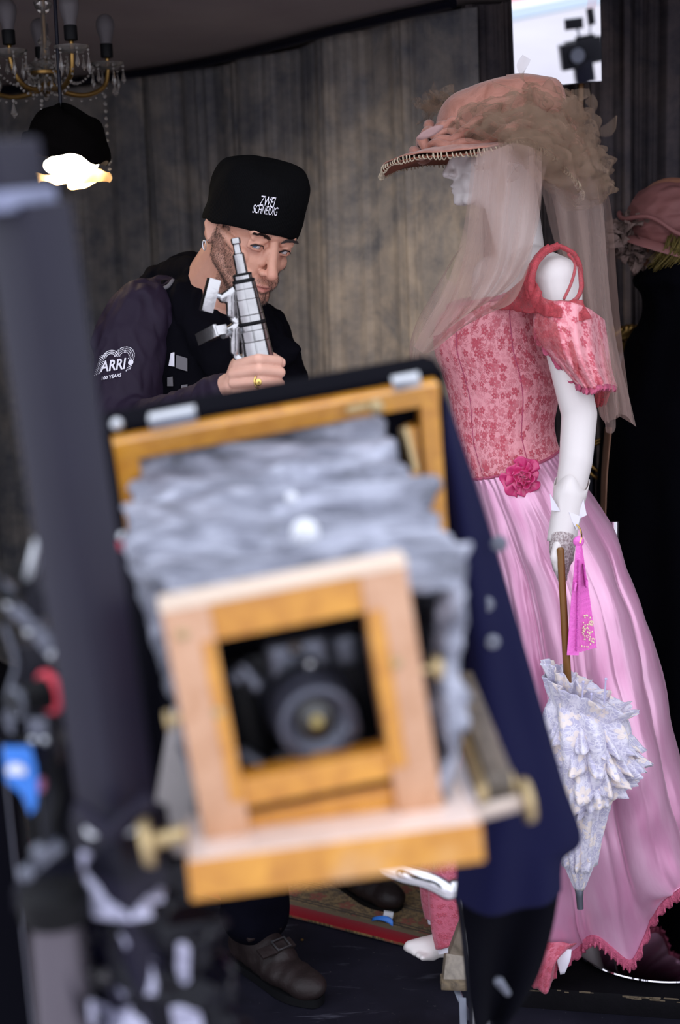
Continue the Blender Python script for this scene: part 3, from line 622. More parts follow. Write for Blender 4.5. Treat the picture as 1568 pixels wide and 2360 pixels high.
# geared arm and knob at the left edge
Y = 1.03; ga = thing('geared_arm', at(70, 1480, Y), 'dark grey stepped metal arm with bolts at the left edge', 'bracket')
for (x0, y0), (x1, y1), bx in (((-40, 1318), (30, 1372), (20, 1394)), ((24, 1392), (92, 1448), (66, 1457)), ((84, 1452), (135, 1515), (118, 1510))):
    lk = put('link', MB().bar(at(x0, y0, Y), at(x1, y1, Y), .011, .010, (0, 1, 0), .3), MAT['gun'], ga)
    put('bolt', MB().lathe(at(*bx, Y - .008), (0, -1, 0), [(.0036, -.006), (.0036, .001), (.002, .003), (.0005, .0032)], 12), MAT['steel'], lk)
put('lever', MB().tube(spl([at(92, 1243, Y), at(80, 1285, Y), at(66, 1342, Y)], 10), [.0045] * 10), MAT['steel'], ga)
put('lever_hub', MB().lathe(at(85, 1380, Y), (-.1, -1, 0), [(.010, -.01), (.011, 0), (.009, .006)], 18).bar(at(68, 1335, Y), at(100, 1420, Y), .016, .014), MAT['black_metal'], ga)
a = np.linspace(0, 2 * np.pi, 25); rc = at(22, 1345, Y - .01); put('cable_ring', MB().tube(np.stack([rc[0] + .009 * np.cos(a), rc[1] + 0 * a, rc[2] + .011 * np.sin(a)], 1), .003, 8), MAT['rubber'], ga)
put('spine', MB().bar(at(70, 1480, Y + .012), at(110, 1760, Y + .012), .022, .02), MAT['black_metal'], ga)
put('plate', MB().box(at(88, 1676, Y - .002), (.014, .006, .016)), MAT['gun'], ga)
for px in (76, 104): put('bolt', MB().lathe(at(px, 1706, Y - .006), (0, -1, 0), [(.003, -.006), (.003, .002), (.001, .003)], 10), MAT['steel'], ga)
put('post', MB().bar(at(120, 1760, Y + .03), at(150, 2030, 1.03), .026, .02), MAT['black_metal'], ga)
put('cable', MB().tube(spl([at(8, 1640, Y), at(30, 1690, Y), at(22, 1600, Y), at(38, 1530, Y), at(10, 1440, Y)], 30), .0022, 8), MAT['gun'], ga)
kn = thing('focus_knob', at(70, 1620, Y - .03), 'black knob with a red rubber ring at the left edge', 'knob')
kax = unit(V(-.72, -.68, -.05)); kc = at(92, 1602, Y - .02)
put('grip', MB().lathe(kc - kax * .012, kax, [(.010, 0), (.0125, .003), (.0125, .010), (.0105, .014), (.0108, .026), (.0095, .034), (.006, .036)], 28), MAT['rubber'], kn)
put('end_ring', MB().lathe(kc + kax * .018, kax, [(.0112, 0), (.0118, .002), (.0112, .004)], 28), MAT['gun'], kn)
Rk = frame(kax); put('red_ring', MB().tube(np.array([kc - kax * .008 + Rk @ V(.0135 * math.cos(t), .0135 * math.sin(t), 0) for t in np.linspace(0, 2 * math.pi, 40)]), .0035, 10), MAT['red'], kn)
# blue tag
tg = thing('luggage_tag', at(45, 1880, Y), 'blue plastic tag with a white label hanging at the left edge', 'tag')
pts = [(4, 1722), (70, 1722), (82, 1768), (87, 1815), (82, 1862), (70, 1878), (62, 1856), (48, 1828), (15, 1802)]
P = np.array([at(x, y, Y - .02) for x, y in pts]); k = len(pts)
put('tag_plate', MB().add(np.r_[P, P + V(0, .003, 0)], [tuple(range(k)), tuple(range(2 * k - 1, k - 1, -1))] + [(i, i + k, (i + 1) % k + k, (i + 1) % k) for i in range(k)]), MAT['blue'], tg, False)
put('white_label', MB().box(at(38, 1776, Y - .0225), (.0135, .0012, .0062), rot('Y', 4), .3).box(at(36, 1766, Y - .0222), (.0085, .001, .004), rot('Y', 4), .3), MAT['white'], tg)
put('loop', MB().tube(spl([at(35, 1725, Y - .018), at(40, 1700, Y - .01), at(52, 1690, Y), at(60, 1726, Y - .018)], 16), .0012, 6), MAT['rubber'], tg)
put('push_button', MB().lathe(at(94, 1812, Y - .005), (0, -1, 0), [(.003, -.008), (.0034, .0), (.0028, .0025), (.0005, .003)], 16, sy=1.5), MAT['pink_btn'], ga)
put('black_box', MB().box(at(118, 1850, 1.08), (.040, .03, .11), None, .15), MAT['rubber'], ga); put('shelf', MB().box(at(118, 2040, 1.0), (.046, .05, .016)), MAT['black_metal'], ga); put('fitting', MB().bar(at(60, 2010, .93), at(140, 1945, .93), .008, .008).ball(at(92, 1962, .92), .006, sub=2).ball(at(62, 2012, .92), .006, sub=2), MAT['gun'], ga)
put('hose', MB().tube(spl([at(120, 1740, Y), at(140, 1830, Y), at(128, 1900, Y), at(150, 1960, Y)], 20), .004, 8), MAT['rubber'], ga)
tb = at(128, 2080, .97); ptube = thing('steel_post', (tb[0], .97, 0), 'thick brown grey glossy metal post at the bottom left corner', 'post')
put('tube', MB().lathe((tb[0], .97, .002), (0, 0, 1), [(.021, 0), (.0215, .003), (.0205, tb[2] - .03), (.019, tb[2] - .006)], 32), plain('brown_grey_glossy_metal', (.13, .115, .135), .16, .55), ptube)
put('top_clamp', MB().lathe((tb[0], .97, tb[2] - .012), (0, 0, 1), [(.025, 0), (.026, .004), (.026, .02), (.02, .024)], 28), MAT['rubber'], ptube)
# black case edge at the far left
fc0, fc1 = at(6, 1690, 1.22), at(84, 2420, 1.22); sl = thing('flight_case', (fc1[0], fc1[1], 0), 'black upright case with a thin silver edge, far left bottom corner', 'case')
dd = unit(fc1 - fc0); fe = fc0 + dd * (fc0[2] / -dd[2])
put('panel', MB().bar(fc0 - V(.046, 0, 0), fe - V(.046, 0, -.01), .10, .05, (0, 1, 0), .05), MAT['black_cloth'], sl); put('silver_edge', MB().bar(fc0 + V(.005, -.024, 0), fe + V(.005, -.024, .01), .0012, .003, (0, 1, 0)), MAT['gun'], sl)

# =================================================================== WOODEN VIEW CAMERA
TL, TR, BL, BR = at(368, 1400, .95), at(935, 1292, .972), at(470, 1990, .955), at(1006, 1903, .975)
fu = unit(TR - TL); fd = unit(BL - TL); fd = unit(fd - fu * (fd @ fu)); fn = np.cross(fu, fd); FW = np.linalg.norm(TR - TL); FH = np.linalg.norm(BL - TL)
Fp = lambda a, b, c=0: TL + fu * a + fd * b + fn * c
vcam = thing('view_camera', V(-.01, 1.1, 1.055), 'antique honey wood bellows camera in the foreground centre', 'view camera')
RF = np.array([fu, fn, -fd]).T
def fbox(a0, a1, b0, b1, c0, c1, bev=.14): return MB().box(Fp((a0 + a1) / 2, (b0 + b1) / 2, (c0 + c1) / 2), (a1 - a0, c1 - c0, b1 - b0), RF, bev)
pw = .0335
put('front_post', fbox(0, pw, 0, FH - .002, 0, .026), MAT['worn_sheen_wood'], vcam); put('front_post', fbox(FW - pw, FW, 0, FH - .002, 0, .026), MAT['worn_sheen_wood'], vcam)
put('top_edge_highlight', fbox(-.0005, FW + .0005, -.002, .0040, -.0008, .027), plain('painted_edge_highlight', (.80, .64, .50), .4, vary=.12), vcam)  # pale strip paints the sky catching the frame's top edge
put('inner_edge', fbox(pw - .010, pw - .0005, .03, .150, -.0012, .01), MAT['wood'], vcam); put('inner_edge', fbox(FW - pw, FW - pw + .012, .031, .149, -.0015, .009), MAT['wood'], vcam)
put('front_top_rail', fbox(pw, FW - pw, .0015, .0315, .002, .024), MAT['wood'], vcam)
put('front_bottom_rail', fbox(pw, FW - pw, .135, .157, .002, .024), MAT['wood'], vcam); put('lower_rail', fbox(pw, FW - pw, .166, .188, .010, .028), MAT['wood'], vcam)
put('joint_gap', fbox(pw, FW - pw, .156, .168, .018, .024), MAT['black_plastic'], vcam)
for a, b in ((.026, .082), (FW - .018, .072), (.012, .022)): put('brass_screw', MB().lathe(Fp(a, b, .001), -fn, [(.0048, -.004), (.005, 0), (.0035, .0022), (.0005, .003)], 14), MAT['brass'], vcam)
put('side_knob', MB().lathe(Fp(FW, .085, .012), fu, [(.003, 0), (.003, .008), (.009, .009), (.010, .013), (.008, .016)], 18), MAT['brass'], vcam)
put('side_knob', MB().lathe(Fp(0, .085, .012), -fu, [(.003, 0), (.003, .006), (.007, .007), (.007, .011)], 18), MAT['brass'], vcam)
# base board
bTL, bTR = at(430, 1988, .922), at(1112, 1897, .946); bu = unit(bTR - bTL); bb = unit(np.cross(V(0, 0, 1), bu)); bz = np.cross(bu, bb); RB = np.array([bu, bb, bz]).T; BW = np.linalg.norm(bTR - bTL)
Bp = lambda a, b, c: bTL + bu * a + bb * b + bz * c
put('base_board', MB().box(Bp(BW / 2, .041, -.0145), (BW, .082, .029), RB, .14), MAT['wood'], vcam)
put('worn_sheen_board_top', MB().box(Bp(BW / 2, .041, .0004), (BW - .003, .079, .0022), RB, .3), plain('rubbed_board_with_sky_sheen', (.80, .64, .56), .4, vary=.25, vscale=25, coat=.5, coatr=.2), vcam)  # rubbed wood, with the grazing sky reflection painted into its pale colour
put('base_bed', MB().box(Bp(BW / 2, .235, -.018), (BW * .96, .32, .018), RB, .1), MAT['old_wood'], vcam)
put('bed_rail', MB().bar(at(1082, 1882, .985), at(1003, 1640, 1.30), .013, .020), plain('pale_worn_rail', (.50, .44, .44), .5, vary=.25), vcam)
put('bed_rail', MB().bar(at(1152, 1822, 1.03), at(1066, 1575, 1.38), .020, .026), MAT['old_wood'], vcam)
put('brass_rack', MB().bar(at(1112, 1830, 1.01), at(1035, 1600, 1.34), .008, .012), MAT['brass'], vcam)
put('bed_rail', MB().bar(at(398, 1935, .99), at(432, 1650, 1.30), .030, .024), plain('grey_bleached_rail', (.42, .38, .37), .55, vary=.2), vcam)
put('axle', MB().tube([at(1010, 1898, 1.0), at(1208, 1846, 1.02)], .0065, 14), plain('pale_brass', (.55, .45, .38), .4, .4), vcam)
for px, py, r, d in ((1205, 1846, .0165, .006), (1168, 1812, .012, .006)): put('axle_knob', MB().lathe(at(px, py, 1.02 if r > .015 else 1.06), fu, [(.004, -.002), (r, 0), (r * 1.04, .002), (r, d), (.004, d + .001)], 24), MAT['brass'], vcam)
put('axle', MB().tube([at(430, 1918, .93), at(345, 1942, .93)], .006, 14), MAT['brass'], vcam)
put('axle_knob', MB().lathe(at(350, 1940, .93), -fu, [(.004, -.002), (.017, 0), (.0175, .002), (.016, .007), (.004, .008)], 24), MAT['brass'], vcam)
# rear standard
rTL, rTR, rBL, rBR = at(256, 1004, 1.24), at(1004, 868, 1.30), at(372, 1610, 1.36), at(1030, 1570, 1.42)
rn = unit(np.cross(rTR - rTL, rBL - rTL)); ru = unit(rTR - rTL); rd = unit(rBL - rTL)
def inset(p, q, k): return p + (q - p) * k
put('rear_top_rail', MB().bar(rTL + rd * .0125, rTR + rd * .0125 , .019, .022, rn), MAT['wood'], vcam)
put('rear_post', MB().bar(rTL + ru * .010 + rd * .02, rBL, .020, .022, rn), MAT['wood'], vcam)
put('rear_post', MB().bar(rTR - ru * .010 + rd * .004, rBR, .018, .022, rn), MAT['wood'], vcam)
put('rear_inner_post', MB().bar(rTR - ru * .027 + rd * .045 - rn * .0, rBR - ru * .02, .012, .016, rn), MAT['wood'], vcam)
put('rear_bottom_rail', MB().bar(rBL, rBR, .022, .022, rn), MAT['wood'], vcam)
put('rear_back_panel', MB().add(np.array([rTL + rd * .0, rTR, rBR, rBL]) + rn * .016, [(0, 1, 2, 3)]), MAT['black_cloth'], vcam, False, solid=.004)
put('rear_case', MB().bar(rTL - ru * .006 + rd * .006 + rn * .022, rTR + ru * .004 + rd * .006 + rn * .022, .018, .034, rn).bar(rTR + ru * .004 + rn * .022, rBR + ru * .004 + rn * .022, .012, .034, rn).bar(rTL - ru * .004 + rn * .022, rBL - ru * .004 + rn * .022, .012, .034, rn), MAT['black_cloth'], vcam)
put('top_plate', MB().bar(at(345, 972, 1.235), at(452, 952, 1.235), .010, .012, rn), MAT['steel'], vcam); put('top_plate', MB().bar(at(905, 885, 1.275), at(968, 873, 1.275), .009, .012, rn), MAT['steel'], vcam)
put('corner_bolt', MB().ball(at(270, 978, 1.235), .006, sub=2), MAT['steel'], vcam)
put('latch', MB().bar(at(800, 945, 1.27), at(872, 930, 1.27), .006, .006).ball(at(868, 938, 1.26), .007, sub=2).bar(at(930, 985, 1.28), at(955, 1085, 1.29), .006, .006), MAT['brass'], vcam)
put('corner_cloth', MB().add([at(850, 925, 1.295), at(975, 900, 1.315), at(958, 990, 1.32), at(918, 1010, 1.31), at(925, 1160, 1.33), at(880, 1060, 1.31)], [(0, 1, 2, 3), (0, 3, 4, 5)]), MAT['black_cloth'], vcam, False, solid=.003)
# bellows
def rrect(xl, yl, xr, yr, yb, Y, n=28):
    c = [(xl, yl), (xr, yr), (xr - 5, yb), (max(xl + 70, 450) + (yb - 1600) * .1, yb + 50)]; pts = []
    for k in range(4):
        (x0, y0), (x1, y1) = c[k], c[(k + 1) % 4]
        for t in np.linspace(0, 1, n, endpoint=False):
            s = .5 * t + .5 * sstep(0, 1, t); pts.append((x0 + (x1 - x0) * s, y0 + (y1 - y0) * s))
    P = np.array([at(x, y, Y) for x, y in pts]); c = P.mean(0)
    for _ in range(3): P = .5 * P + .25 * (np.roll(P, 1, 0) + np.roll(P, -1, 0))
    return P
rings = np.array([rrect(322, 1020, 868, 968, 1570, 1.30), rrect(318, 1050, 880, 1000, 1575, 1.27), rrect(310, 1140, 975, 1095, 1590, 1.20), rrect(303, 1245, 1020, 1205, 1610, 1.13), rrect(350, 1330, 1050, 1275, 1680, 1.06), rrect(405, 1385, 1030, 1330, 1840, .985)])
NB = 96; G = spl(rings, NB); cen = G.mean(1, keepdims=True); t = np.linspace(0, 1, NB)[:, None, None]
acc = (np.abs(((t * 9) % 1) - .5) * 2 - .5) * .010 * sstep(.0, .2, t) * (.5 + 1.2 * np.abs(np.sin(np.arange(G.shape[1]) * .05))[None, :, None])
acc = acc - .030 * np.exp(-((t - .13) / .030) ** 2) + .010 * np.exp(-((t - .05) / .03) ** 2); rad = G - cen; rad /= np.linalg.norm(rad, axis=2, keepdims=True); P = (G + rad * acc).reshape(-1, 3)
P = P + nz(P * V(.55, 1.8, 1.3), 17) * .014 + (np.abs(nz(P * V(.5, 1.5, 1.4), 40, 3)) - .3) * .011; G = P.reshape(G.shape)
put('bellows', MB().grid(G, closeu=True), MAT['bellows'], vcam, True, solid=.0015)
put('bellows_button', MB().ball(at(703, 1228, 1.085), (.011, .009, .011), sub=3), MAT['white'], vcam); put('bellows_button', MB().ball(at(672, 1148, 1.15), (.005, .005, .005), sub=2), MAT['white'], vcam)
put('red_knob', MB().ball(at(283, 1257, 1.22), .006, sub=2), MAT['red'], vcam); put('side_bolt', MB().ball(at(283, 1236, 1.22), .005, sub=2), MAT['steel'], vcam)
# digital camera looking out of the front
dc = thing('digital_camera', at(700, 1790, 1.03), 'black digital camera and lens peering through the wooden front frame', 'camera')
lax = unit(at(747, 1700, .955) - at(690, 1585, 1.075))
RD = np.array([fu, fn, -fd]).T
put('body', MB().box(at(700, 1600, 1.06), (.135, .032, .085), RD, .3), MAT['black_plastic'], dc)
put('grip', MB().cap(at(545, 1560, 1.03), .014, at(590, 1740, 1.03), .014), MAT['rubber'], dc)
put('prism_hump', remesh(MB().box(at(685, 1510, 1.05), (.05, .036, .034), RD, .4).box(at(785, 1490, 1.06), (.026, .03, .026), RD, .35), .003, 6), MAT['gun'], dc)
put('chrome_button', MB().lathe(at(681, 1492, 1.022), (0, -.8, .6), [(.005, -.008), (.0055, 0), (.004, .003), (.0005, .0035)], 16), MAT['steel'], dc)
put('logo_boss', MB().ball(at(715, 1530, 1.02), .005, sub=2), MAT['steel'], dc)
lb = at(704, 1608, 1.05); mgl = plain('grey_lens_barrel', (.065, .07, .10), .38, .2, spec=.7)
put('lens_barrel', MB().lathe(lb, lax, [(.034, -.01), (.035, .0), (.035, .014), (.032, .017), (.032, .03), (.030, .033), (.030, .05), (.0285, .053), (.0285, .066), (.0245, .068), (.0235, .060), (.016, .054)], 48, cap=False), mgl, dc)
put('focus_ring', MB().lathe(lb + lax * .018, lax, [(.0325, 0), (.0335, .001), (.0335, .011), (.0325, .012)], 48, cap=False), MAT['rubber'], dc)
put('front_element', MB().lathe(lb + lax * .053, lax, [(.017, 0), (.013, .0028), (.007, .0046), (.0005, .0052)], 32, cap=False), plain('coated_lens_glass', (.012, .010, .006), .06, spec=.9), dc)
put('amber_reflex', MB().lathe(lb + lax * .0585, lax, [(.0045, 0), (.003, .0006), (.0004, .0008)], 20, cap=False), plain('painted_amber_glint', (.42, .33, .10), .2), dc)  # small disc painting an amber glint on the lens
put('lens_release', MB().ball(at(808, 1680, 1.0), .008, sub=2), MAT['gun'], dc); put('strap_lug', MB().cap(at(560, 1740, 1.01), .006, at(620, 1780, 1.0), .006), MAT['gun'], dc); put('shutter_button', MB().ball(at(545, 1560, 1.015), .007, sub=2), MAT['gun'], dc)
put('grip_strap', MB().cap(at(575, 1790, .985), .004, at(700, 1785, .98), .004), MAT['gun'], dc); put('front_dial', MB().cap(at(560, 1540, 1.02), .005, at(590, 1580, 1.02), .006), MAT['gun'], dc)
put('tripod_plate', MB().box(at(745, 1805, 1.02), (.10, .05, .010), RD), MAT['gun'], dc)

# focusing cloth hanging from the rear standard
fcl = thing('focusing_cloth', at(1180, 2090, 1.42), 'long navy focusing cloth draped off the right side of the wooden camera', 'cloth')
rows = [[(985, 866, 1.32), (1000, 862, 1.345), (1012, 880, 1.38)], [(990, 960, 1.33), (1022, 950, 1.34), (1045, 975, 1.40)], [(1003, 1100, 1.35), (1055, 1080, 1.35), (1090, 1110, 1.42)], [(1012, 1250, 1.38), (1085, 1240, 1.37), (1135, 1255, 1.45)], [(1030, 1450, 1.42), (1120, 1440, 1.40), (1190, 1440, 1.47)], [(1060, 1650, 1.45), (1160, 1640, 1.43), (1250, 1650, 1.50)], [(1075, 1800, 1.46), (1200, 1800, 1.44), (1293, 1800, 1.52)], [(1066, 1930, 1.46), (1190, 1940, 1.44), (1333, 1925, 1.53)], [(1060, 1975, 1.46), (1190, 1990, 1.44), (1292, 1975, 1.52)], [(1052, 2075, 1.46), (1190, 2108, 1.45), (1288, 2048, 1.52)]]
P = net(rows, 50, 90, .010, .8, 1.5); put('right_drape', MB().grid(P), MAT['navy'], fcl, True, solid=.005)
rows = [[(1095, 1900, 1.50), (1180, 1900, 1.54), (1300, 1880, 1.56)], [(1062, 2060, 1.50), (1180, 2060, 1.54), (1286, 2040, 1.56)], [(1072, 2180, 1.50), (1160, 2190, 1.54), (1262, 2170, 1.56)], [(1080, 2290, 1.50), (1150, 2300, 1.54), (1225, 2280, 1.56)], [(1090, 2360, 1.50), (1140, 2370, 1.54), (1160, 2360, 1.56)]]
P = net(rows, 40, 50, .012, 2, 1.5); put('inner_drape', MB().grid(P), MAT['black_cloth'], fcl, True, solid=.005)
rows = [[(248, 1000, 1.30), (275, 1010, 1.29), (300, 1120, 1.27)], [(255, 1150, 1.30), (290, 1160, 1.29), (318, 1230, 1.27)], [(265, 1330, 1.32), (320, 1330, 1.29), (370, 1360, 1.26)], [(280, 1500, 1.34), (340, 1520, 1.31), (400, 1520, 1.28)], [(300, 1720, 1.36), (350, 1720, 1.33), (400, 1700, 1.30)], [(310, 1900, 1.38), (360, 1910, 1.35), (410, 1900, 1.32)]]
P = net(rows, 30, 50, .008, 1, 1); put('left_drape', MB().grid(P), MAT['black_cloth'], fcl, True, solid=.005)
for px, py in ((1172, 1252), (1143, 1392), (1158, 1478)): put('grommet', MB().lathe(at(px - 22, py, 1.40), (0, -1, 0), [(.003, 0), (.008, .0), (.0085, .002), (.004, .003)], 16), MAT['gun'], fcl)
# tripod under the view camera
tri = thing('wooden_tripod', (.12, 1.75, 0), 'old wooden tripod leg with metal shoe under the dark cloth', 'tripod')
put('leg_block', MB().bar(at(1052, 2200, 2.3), at(1046, 2262, 2.28), .040, .030, (0, 1, 0), .2), MAT['old_wood'], tri); put('leg_cap', MB().bar(at(1046, 2256, 2.27), at(1045, 2272, 2.27), .044, .034, (0, 1, 0), .3), MAT['plank'], tri)
put('strut', MB().bar(at(1048, 2268, 2.28), at(1082, 2350, 2.24), .010, .008, (0, 1, 0)).bar(at(1066, 2300, 2.25), at(1070, 2420, 2.2), .012, .008, (0, 1, 0)), MAT['gun'], tri)
put('shoe', MB().bar(at(1092, 2312, 2.2), at(1130, 2306, 2.2), .012, .03).bar(at(1110, 2315, 2.2), atz(1110, 2560, .01), .028, .02, (0, 1, 0)), plain('galvanised_shoe', (.34, .34, .37), .45, .5, vary=.3), tri)
put('upper_leg', MB().bar(at(1052, 2202, 2.3), at(1165, 1900, 2.25), .03, .024, (0, 1, 0)), MAT['old_wood'], tri)
put('ferrule', MB().cap(at(1150, 2262, 1.49), .006, at(1170, 2288, 1.49), .004), MAT['gun'], tri)
# bent chrome tube behind the base board
path = spl([at(900, 1900, 1.85), at(880, 1990, 1.84), at(925, 2012, 1.82), at(985, 2028, 1.82), at(1030, 2052, 1.82), at(1075, 2092, 1.84), (at(1110, 2200, 1.86)[0], 1.9, .3), (at(1110, 2200, 1.86)[0], 1.9, .01)], 70)
put('chrome_tube', MB().tube(path, .0125, 16), plain('chrome_tube', (.85, .85, .88), .14, 1.), smooth=True, lab='bent shiny chrome tube between the wooden camera and pink lace', cat='tube')
# =================================================================== HEADS
def head_shapes(mb, A, t, fem=False):
    """a human head; local axes: face towards -Y, chin down, z = 0 on the eye line"""
    s = np.linalg.norm(A[:, 0]); Rr = A / s; X = lambda p: A @ np.asarray(p, float) + t
    el = lambda c, r, Rl=None: mb.ball(X(c), np.asarray(r) * s, Rr if Rl is None else Rr @ Rl, 3)
    cp = lambda a, ra, b, rb: mb.cap(X(a), ra * s, X(b), rb * s)
    j = .86 if fem else 1.0
    el((0, .010, .038), (.074, .098, .084)); el((0, -.028, -.035), (.060, .062, .088)); el((0, .03, .0), (.068, .075, .07))
    for q in (-1, 1):
        cp((q * .051 * j, .004, -.052), .021 * j, (q * .020, -.070, -.101), .017 * j); cp((q * .052, -.0, -.02), .024, (q * .050 * j, .004, -.055), .021 * j)
        el((q * .039, -.057, -.029), (.021, .019, .020)); cp((q * .053, -.040, -.018), .013, (q * .066, -.005, -.008), .010)
        el((q * .024, -.064, -.066), (.024, .024, .026))
        el((q * .0125, -.099, -.0455), (.0085, .0105, .0075)); cp((q * .012, -.083, -.030), .010, (q * .008, -.088, -.006), .008)
        # ear
        Re = np.array(Matrix.Rotation(q * -.32, 3, 'Z')) @ np.array(Matrix.Rotation(.22, 3, 'X'))
        el((q * .078, .016, -.006), (.0055, .019, .031), Re); cp((q * .082, .030, .018), .005, (q * .084, .036, -.006), .0045); cp((q * .083, .016, .025), .0045, (q * .082, .030, .018), .005); cp((q * .084, .036, -.006), .0045, (q * .079, .014, -.034), .0055); cp((q * .075, .000, -.002), .005, (q * .076, .002, -.014), .004)
        if not fem:   # lids
            for zz, yy, r in ((.0066, -.0852, .0030), (-.0070, -.0838, .0026)):
                a = [(q * .0185, -.0805, -.0035), (q * .025, yy + .001, zz - .0005), (q * .0325, yy, zz), (q * .040, yy + .004, zz - .0012), (q * .0465, -.0755, -.001)]
                for k in range(4): cp(a[k], r, a[k + 1], r)
            cp((q * .0462, -.0735, .004), .0045, (q * .0462, -.0735, -.005), .0045)
            cp((q * .020, -.081, .013), .0065, (q * .044, -.077, .0125), .0055)
    if fem:
        for q in (-1, 1): el((q * .031, -.072, -.001), (.0145, .012, .0095))
    b = .0135 if not fem else .011
    cp((-.040, -.072, .024), b, (0, -.080, .026), b); cp((.040, -.072, .024), b, (0, -.080, .026), b)
    ns = .82 if fem else 1
    cp((0, -.085, .010), .0095 * ns, (0, -.104, -.030), .0098 * ns); cp((0, -.104, -.030), .0098 * ns, (0, -.113, -.0435), .0112 * ns); el((0, -.102, -.050), (.007, .012, .006))
    el((0, -.080, -.072), (.029, .019, .022)); el((0, -.080, -.098), (.021 * j, .019, .017)); el((0, -.090, -.104), (.012, .010, .010))
    lr = .0052 if not fem else .0058
    cp((-.023, -.0885, -.0755), .003, (-.006, -.0985, -.0708), lr); cp((.023, -.0885, -.0755), .003, (.006, -.0985, -.0708), lr); cp((-.006, -.0985, -.0708), lr, (.006, -.0985, -.0708), lr)
    cp((-.020, -.089, -.0775), .003, (0, -.0975, -.0815), lr * 1.1); cp((.020, -.089, -.0775), .003, (0, -.0975, -.0815), lr * 1.1)
    return X
def head_brush(v, A, t, fem=False):
    p = (v - t) @ np.linalg.inv(A).T; d = np.zeros_like(p)
    def br(c, sg, dv):
        w = np.exp(-(((p - c) / sg) ** 2).sum(1)); d[:] += w[:, None] * np.asarray(dv)
    for q in (-1, 1):
        br((q * .0085, -.106, -.0525), (.0035, .005, .003), (0, .001, .006)); br((q * .018, -.085, -.002), (.006, .01, .008), (0, .003, 0))
        br((q * .079, .012, -.006), (.008, .010, .014), (-q * .005, 0, 0)); br((q * .032, -.085, -.020), (.014, .02, .007), (0, .0022, 0))
    w = np.exp(-((p[:, 2] + .0757 + 8 * p[:, 0] ** 2 * -.2) / .0016) ** 2) * np.exp(-(p[:, 0] / .021) ** 4) * (p[:, 1] < -.07); d[:, 1] += w * .0040
    br((0, -.1, -.060), (.0035, .01, .006), (0, .0015, 0))
    if not fem: br((0, -.1, -.089), (.016, .012, .004), (0, .002, 0))
    return v + d @ A.T, p

# =================================================================== MANNEQUIN
MY = 2.80
An = rot('Z', -84) @ rot('X', 2) * .86; nose = at(1017, 402, MY); tn = nose - An @ V(0, -.1235, -.0435)
P = lambda x, y, Y=MY: at(x, y, Y)
man_q = thing('mannequin', (.50, 2.82, .05), 'white faced shop mannequin under the large hat, facing left', 'mannequin')
mb = MB(); head_shapes(mb, An, tn, True)
Xn = lambda p: An @ np.asarray(p, float) + tn
nb = P(1207, 612, 2.81)
mb.cap(Xn((0, .03, -.03)), .048, nb, .045).cap(Xn((0, .01, -.07)), .040, nb, .046)
sN, sF = P(1284, 650, 2.66), P(1140, 640, 2.93)
mb.cap(nb, .046, sN, .048).cap(nb + V(.01, .02, -.01), .046, sF, .044).cap(nb - V(0, 0, .01), .055, P(1180, 720, 2.80), .070)
mb.cap(P(1160, 715), .068, P(1150, 800), .080).cap(P(1150, 800), .080, P(1168, 985), .072).cap(P(1168, 985), .072, P(1185, 1120), .072).ball(P(1080, 805, 2.76), .034).ball(P(1092, 805, 2.85), .034).cap(P(1175, 690, 2.77), .036, sN, .044)
el, wr = P(1336, 955, 2.60), P(1302, 1205, 2.555)
mb.cap(sN, .047, P(1300, 800, 2.62), .035).cap(P(1300, 800, 2.62), .035, el, .033).cap(el, .033, P(1328, 1060, 2.575), .031).cap(P(1328, 1060, 2.575), .031, wr, .0235)
mb.cap(sF, .046, P(1120, 850, 3.0), .036).cap(P(1120, 850, 3.0), .036, P(1110, 1080, 3.0), .027)
mb.cap(P(1190, 1110, 2.77), .068, P(1185, 1650, 2.78), .055).cap(P(1185, 1650, 2.78), .052, P(1068, 2120, 2.77), .034)
mb.cap(P(1210, 1110, 2.84), .068, P(1300, 1650, 2.9), .055).cap(P(1300, 1650, 2.9), .06, P(1330, 2130, 2.92), .036)
# front foot
f0 = P(1062, 2130, 2.77); ft = P(946, 2182, 2.75); mb.cap(f0, .034, P(1055, 2180, 2.77), .030).cap(P(1045, 2172, 2.765), .030, P(985, 2183, 2.755), .022).cap(P(985, 2183, 2.755), .023, ft, .0135)
for k in range(5): mb.cap(P(975 + k * 6, 2186 + k * 4, 2.75), .011, P(938 + k * 9, 2184 + k * 6, 2.75 - .012 * k + .01), .0085 - .0006 * k)
# hand: palm, four fingers and thumb hanging down round the parasol handle
hz = P(1298, 1250, 2.545); mb.cap(wr, .0235, hz, .022).cap(hz, .022, P(1293, 1285, 2.54), .020).cap(P(1303, 1250, 2.56), .018, P(1302, 1285, 2.55), .016)
for k, (x0, x1, L, yy) in enumerate(((1281, 1290, 1330, 2.530), (1289, 1295, 1342, 2.525), (1298, 1300, 1338, 2.53), (1306, 1303, 1322, 2.545))):
    mb.cap(P(x0, 1283, yy + .006), .0088, P((x0 + x1) / 2 - 1, 1308, yy - .002), .0078).cap(P((x0 + x1) / 2 - 1, 1308, yy - .002), .0078, P(x1, L, yy + .008), .0062)
mb.cap(P(1288, 1255, 2.53), .011, P(1279, 1285, 2.52), .009).cap(P(1279, 1285, 2.52), .009, P(1287, 1312, 2.522), .0072)
me = remesh(mb, .0034, 5); v, p = head_brush(co(me), An, tn, True); setco(me, v); put('body', me, MAT['mannequin'], man_q)
put('base_plate', MB().lathe((.645, 2.83, .0502), (0, 0, 1), [(.188, 0), (.190, .002), (.189, .005), (.185, .006), (.03, .0075)], 72), MAT['plate'], man_q)
put('support_rod', MB().lathe((.56, 2.86, .057), (0, 0, 1), [(.02, 0), (.012, .004), (.011, .9)], 16), MAT['chrome'], man_q)
